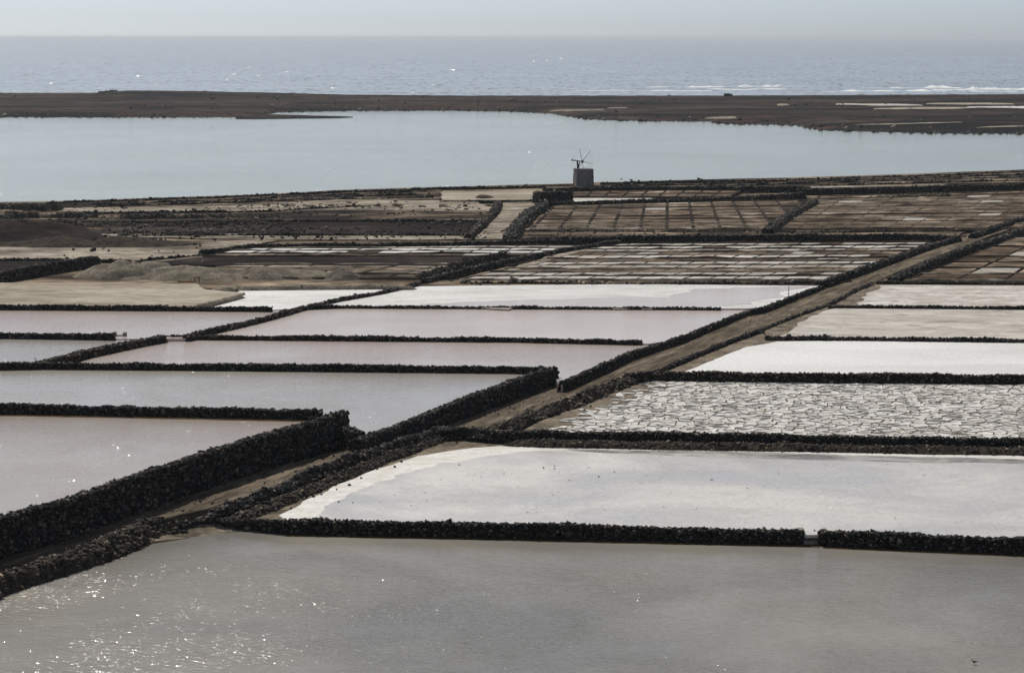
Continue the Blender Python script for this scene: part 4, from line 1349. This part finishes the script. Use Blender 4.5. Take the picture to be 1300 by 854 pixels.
def bar_patch(name, x0, x1, yl, yr, hl, hr, mat, seed):
    """a pale sheet of ground lying on the bar, following its surface"""
    n, K = max(8, int((x1 - x0) / 4)), 4
    V, F = [], []
    for i in range(n):
        f = i / (n - 1)
        x = x0 + (x1 - x0) * f
        yc = yl + (yr - yl) * f + 0.15 * float(fbm(x * 0.05, 0, seed, 3))
        h = (hl + (hr - hl) * f) * (math.sin(math.pi * min(max(f, .02), .98)) ** 0.35) * (1 + 0.25 * float(fbm(x * 0.07, 4, seed, 3)))
        for k in range(K):
            p = bar_point(x, yc + h * (0.5 - k / (K - 1)))
            V.append((p[0], p[1], p[2] + (0.15 if 0 < i < n - 1 else -0.05)))
    for i in range(n - 1):
        for k in range(K - 1):
            F.append((i * K + k, (i + 1) * K + k, (i + 1) * K + k + 1, i * K + k + 1))
    o = mesh_py(name, V, F, mat)
    o['kind'] = 'structure'


bar_patch('far_salt_flat', 1060, 1172, 132.6, 134.0, 2.0, 2.4, M_saltE, 61)
bar_patch('far_tan_flat', 1175, 1288, 132, 132.4, 2.2, 2.2, M_tan, 62)
bar_patch('far_tan_flat', 1108, 1240, 138.5, 137.2, 2.6, 2.2, M_tan, 63)
bar_patch('far_bright_flat', 1226, 1420, 136.5, 136.6, 2.0, 3.2, M_saltW, 64)
bar_patch('far_pale_strip', 1085, 1222, 159, 155.6, 1.6, 1.2, M_path, 65)
bar_patch('far_pale_strip', 1238, 1420, 162.5, 156, 1.6, 2.2, M_path, 66)
bar_patch('far_pale_strip', 697, 768, 141.2, 139.8, 2.4, 2.4, M_path, 67)
bar_patch('far_pale_strip', 770, 798, 137.5, 137.3, 1.6, 1.6, M_path, 68)
bar_patch('far_pale_strip', 893, 936, 150.5, 149.6, 2.6, 2.8, M_path, 69)
bar_patch('far_pale_strip', 986, 1002, 133.6, 133.4, 2.2, 2.2, M_path, 70)

# low ruin on the crest of the bar and a dark shed at the far end
g_ = gp(924.5, 121.5, 1.0)
r3 = empty('hut', (g_[0], g_[1], 0.9))
tag(r3, 'tiny dark hut on the crest of the far gravel bar', 'hut')
box('hut_wall', -2.2, 2.2, -1.5, 1.5, -0.3, 0.9, M_core, r3, 0.05)
box('hut_roof', -2.4, 1.0, -1.7, 1.7, 0.905, 1.25, M_soil, r3, 0.3)
g_ = gp(137, 118, 2.3)
for k in range(6):
    a_ = gp(128 + k * 3.4, 117.6, 2.4)
    o = stones_mesh('boulder', np.array([[0, 0, .3], [0.5, .2, .2], [-.5, -.1, .3]]), 1.5, M_stone)
    o.location = (a_[0], a_[1], bar_z(*a_))
    del o['kind']
    tag(o, 'dark boulder pile in the row on the skyline of the bar', 'boulder', 'boulders on the skyline of the bar')
# scrub dotted over the bar
pos = []
for k in range(900):
    i, j = int(rng.integers(0, len(xsb))), int(rng.integers(3, nr - 4))
    if float(fbm(BV[i, j, 0] * 0.02, BV[i, j, 1] * 0.03, 77, 3)) > 0.0:
        pos.append(BV[i, j] + rng.normal(0, 1, 3) * (1.5, 4, 0.02))
o = stones_mesh('bar_scrub', np.array(pos), 1.3, M_leaf)
tag(o, 'dark low scrub dotted over the gravel bar', 'scrub', kind='stuff')

# breaking waves off the bar
def wave(label, x0, x1, y0, hgt, seed, dep=6.0):
    A, B = gp(x0, y0, SEA_Z), gp(x1, y0, SEA_Z)
    n = max(24, int((x1 - x0) / 2))
    f = np.linspace(0, 1, n)
    g_ = (A + B) / 2
    K = 6
    V = np.zeros((n, K, 3))
    amp = np.clip(0.35 + 0.6 * fbm(f * (x1 - x0) * 0.045, 0, seed, 3), 0.02, 1.2) * np.sin(np.pi * f) ** 0.4
    for k in range(K):
        a = k / (K - 1)
        V[:, k, 0] = A[0] + (B[0] - A[0]) * f - g_[0]
        V[:, k, 1] = (a - 0.5) * dep * (0.3 + amp) + 14 * fbm(f * 3, 5, seed + 2, 3)
        V[:, k, 2] = hgt * amp * math.sin(math.pi * a) * (1 + 0.35 * fbm(f * (x1 - x0) * 0.3, a * 2, seed + 4, 2)) - 0.02
    F = [(i * K + k, (i + 1) * K + k, (i + 1) * K + k + 1, i * K + k + 1) for i in range(n - 1) for k in range(K - 1)]
    o = mesh_np('breaking_wave', V.reshape(-1, 3), F, M_foam)
    o.location = (g_[0], g_[1], SEA_Z)
    tag(o, label, 'wave', 'breaking waves off the bar')


wave('long thin white breaker over the middle of the far bar', 818, 935, 111, 1.1, 1, 10)
wave('tallest white breaker, its crest peaking at the end', 936, 1034, 110, 2.4, 2, 16)
wave('white breaker beyond the far salt flats', 1095, 1215, 111.5, 1.9, 3, 14)
wave('white breaker running out of the picture over the bright flat', 1180, 1420, 114, 2.0, 4, 16)
wave('faint short breaker above the left end of the pale strip', 680, 762, 112.5, 0.8, 5, 8)
wave('low foam line near the middle of the far beach', 730, 905, 115.5, 0.55, 8, 8)
wave('low line of foam close to the beach', 1040, 1290, 116, 0.9, 6, 12)
wave('second thin breaker, close under the tallest one', 900, 1010, 113.5, 0.6, 7, 9)

# ------------------------------------------------------------------ small things
def loose_rock(px_, py_, z, s, label, group=None, mat=None):
    g_ = gp(px_, py_, z)
    k = random.randrange(16)
    V = ROCK_VARS[k] * (s * .62, s * .5, s * .42)
    o = mesh_np('rock', V, ICO_F, mat or M_stone)
    o.location = (g_[0], g_[1], z + s * 0.2)
    o.rotation_euler = (0, 0, random.uniform(0, 6))
    tag(o, label, 'rock', group)


loose_rock(199, 672, -.3, 0.5, 'single black rock lying on the mud by the pond corner')
for x_, y_ in ((15, 696), (22, 694), (31, 698), (42, 697)):
    loose_rock(x_, y_, .32, 0.45, 'black rock strewn on the dirt strip under the tall wall', 'rocks on the dirt strip')
for x_, y_ in ((192, 645), (197, 647), (226, 637)):
    loose_rock(x_, y_, .32, 0.26, 'small dark stone fallen at the foot of the tall wall', 'fallen stones')
for k in range(14):
    f = k / 13
    loose_rock(352 + 190 * f + random.uniform(-6, 6), 648 - 78 * f + random.uniform(-3, 5), .04, random.uniform(.12, .26), 'dark stone lying on the salt rim of the wet pan', 'stones on the salt rim')
for x_, y_ in ((583, 590), (448, 638), (430, 637), (704, 595), (780, 599), (690, 594), (760, 605)):
    loose_rock(x_, y_, .05, random.uniform(.1, .15), 'tiny dark stone out on the wet salt', 'stones on the wet salt')
for x_, y_ in ((580, 562), (648, 560), (750, 516), (742, 521)):
    loose_rock(x_, y_, .05 if y_ > 550 else .62, .22, 'small dark stone on the pan mud beside the wall', 'stones on the pan mud')

pos = []
wp_ = [tuple(p) for p in N2([(430, 650), (560, 600), (700, 580), (1420, 592), (1420, 690), (1040, 668)], 0.05)]
x0_, x1_, y0_, y1_ = min(p[0] for p in wp_), max(p[0] for p in wp_), min(p[1] for p in wp_), max(p[1] for p in wp_)
while len(pos) < 500:
    p_ = (random.uniform(x0_, x1_), random.uniform(y0_, y1_))
    if inside(p_, wp_) and float(fbm(p_[0] * 0.09, p_[1] * 0.13, 91, 3)) > random.uniform(-0.35, 0.6):
        pos.append((*p_, 0.05))
o = stones_mesh('salt_lumps', np.array(pos), 0.1, M_saltW, flat=0.18)
tag(o, 'small white lumps of salt crust over the wet pan', 'salt lumps', kind='stuff')

pos = []
for x0_, x1_, y0_, y1_, n_ in ((-60, 620, 262, 304, 1800), (0, 330, 306, 334, 90), (640, 1230, 288, 302, 700), (540, 1060, 356, 361, 300), (300, 600, 256, 264, 300), (780, 1400, 226, 240, 600)):
    for k in range(n_):
        x_, y_ = random.uniform(x0_, x1_), random.uniform(y0_, y1_)
        if float(fbm(x_ * 0.02, y_ * 0.2, 17, 3)) > random.uniform(-0.5, 0.4):
            g_ = gp(x_, y_, 1.45)
            pos.append((g_[0], g_[1], 1.4 + random.uniform(0, .06)))
o = stones_mesh('scattered_stones', np.array(pos), 0.42, M_rubble)
tag(o, 'dark stones and clods scattered over the far fields', 'stones', kind='stuff')

pos = []
for A_, B_ in (((575, 546, .35), (712, 492, .5)), ((712, 492, .5), (945, 404, .95)), ((945, 404, .95), (1130, 339, 1.3)), ((300, 618, .33), (555, 546, .34)), ((30, 690, .33), (300, 618, .33))):
    a_, b_ = gp(*A_), gp(*B_)
    d_ = (b_ - a_) / np.linalg.norm(b_ - a_)
    for k in range(130):
        f = random.random()
        q_ = a_ + (b_ - a_) * f + np.array((d_[1], -d_[0])) * random.choice([-1, 1]) * abs(random.gauss(1.9, 0.9))
        pos.append((q_[0], q_[1], A_[2] + (B_[2] - A_[2]) * f + .02))
o = stones_mesh('road_stones', np.array(pos), 0.13, M_rubble)
tag(o, 'small loose stones along the edges of the dirt road', 'stones', kind='stuff')
pos = []
for k in range(1500):
    i = int(rng.integers(0, len(xsb)))
    p_ = BV[i, 0] * (1 - (t__ := random.random() ** 2 * 0.9)) + BV[i, 2] * t__
    pos.append((p_[0] + random.uniform(-1.5, 1.5), p_[1] + random.uniform(-2, 2), max(SEA_Z, p_[2]) + 0.05))
o = stones_mesh('shore_rocks', np.array(pos), 1.1, M_stone)
tag(o, 'black lava rocks along the lagoon shore of the far bar', 'rocks', kind='stuff')

# bare stick leaning on the wall of the cracked pan, post in the far salt pan
p0, p1 = gp(757, 558, 0.3), gp(766, 549, 0.9)
o = tube('stick', (0, 0, 0), (0.62, .3, 0.75), 0.025, 0.012, M_path, None)
o.location = (p0[0], p0[1], .25)
tag(o, 'thin pale bare stick leaning against the wall of the cracked pan', 'stick')
g_ = gp(1001, 377, 1.42)
o = tube('post', (0, 0, -.1), (0.03, 0, 1.25), 0.05, 0.04, M_wood, None)
o.location = (g_[0], g_[1], 1.44)
tag(o, 'thin upright post standing in the far salt pan', 'post')
g_ = gp(250, 358, 1.75)
r4 = empty('orange_barrier', (g_[0], g_[1], 1.7))
tag(r4, 'small orange trestle at the edge of the tan flat', 'barrier')
for k in (-.3, .3):
    box('leg', k - .06, k + .06, -.06, .06, 0, .55, M_orange, r4)
box('rail', -.4, .4, -.05, .05, .555, .7, M_orange, r4)
box('long_pipe', -2.4, -.45, -.08, .08, 0.02, .2, M_orange, r4)

# plank lying at the water's edge of the pond
g_ = gp(130, 702, -0.52)
o = box('plank', -1.1, 1.1, -.12, .12, 0, .07, M_wood, None)
o.location = (g_[0], g_[1], -.53)
o.rotation_euler = (0, R(-1.5), R(28))
tag(o, 'weathered plank lying half in the pond at the corner', 'plank')


# wading bird
def bird(px_, py_, z, s, label, flip=1, group=None):
    g_ = gp(px_, py_, z)
    root = empty('wading_bird', (g_[0], g_[1], z))
    tag(root, label, 'bird', group)
    path = [(0.17, .155, .004, .006), (0.12, .15, .016, .012), (0.07, .135, .034, .03), (0.02, .125, .046, .045), (-.03, .13, .044, .046), (-.065, .15, .03, .034), (-.085, .185, .017, .02), (-.095, .215, .015, .018), (-.105, .24, .021, .022), (-.125, .247, .017, .016), (-.14, .243, .006, .006), (-.175, .236, .003, .003)]
    n = 8
    V, F = [], []
    for x, zz, ry, rz in path:
        for k in range(n):
            a = 2 * math.pi * k / n
            V.append((flip * x * s + flip * math.sin(a) * rz * s * (0.5 if -.1 < x < -.06 else 0), math.cos(a) * ry * s, (zz + math.sin(a) * rz) * s))
    for i in range(len(path) - 1):
        for k in range(n):
            F.append((i * n + k, i * n + (k + 1) % n, (i + 1) * n + (k + 1) % n, (i + 1) * n + k))
    F += [tuple(range(n)), tuple(range((len(path) - 1) * n, len(path) * n))[::-1]]
    mesh_py('body', V, F, M_feather, root, smooth=True)
    for d in (-.018, .018):
        tube('leg', (0, d * s, -.06 * s), (0.0, d * s, .1 * s), .006 * s, .007 * s, M_iron, root, 5)
    return root


bird(1237, 843, -0.6, 1.15, 'small dark wading bird standing in the pond')
bird(45, 457, 1.3, 0.9, 'tiny dark bird in the side pan near the dyke', 1)
bird(76, 455, 1.3, 0.95, 'tiny dark bird right at the foot of the dyke', -1)

# ------------------------------------------------------------------ haze
HX, HY0, HY1, HZ0, HZ1 = 32000, -200, 43500, -6.0, 34.0
m = bpy.data.materials.new('haze')
m.use_nodes = True
nt = m.node_tree
for n in list(nt.nodes):
    nt.nodes.remove(n)
out = nt.nodes.new('ShaderNodeOutputMaterial')
pv = nt.nodes.new('ShaderNodeVolumePrincipled')
pv.inputs['Color'].default_value = (0.86, 0.92, 0.97, 1)
pv.inputs['Density'].default_value = 0.00006
pv.inputs['Anisotropy'].default_value = 0.3
nt.links.new(pv.outputs[0], out.inputs['Volume'])
V = [(-HX, HY0, HZ0), (HX, HY0, HZ0), (HX, HY1, HZ0), (-HX, HY1, HZ0), (-HX, HY0, HZ1), (HX, HY0, HZ1), (HX, HY1, HZ1), (-HX, HY1, HZ1)]
o = mesh_py('haze', V, [(3, 2, 1, 0), (4, 5, 6, 7), (0, 1, 5, 4), (1, 2, 6, 5), (2, 3, 7, 6), (3, 0, 4, 7)], m)
o['kind'] = 'stuff'
o['label'] = 'thin pale sea haze over the whole place'
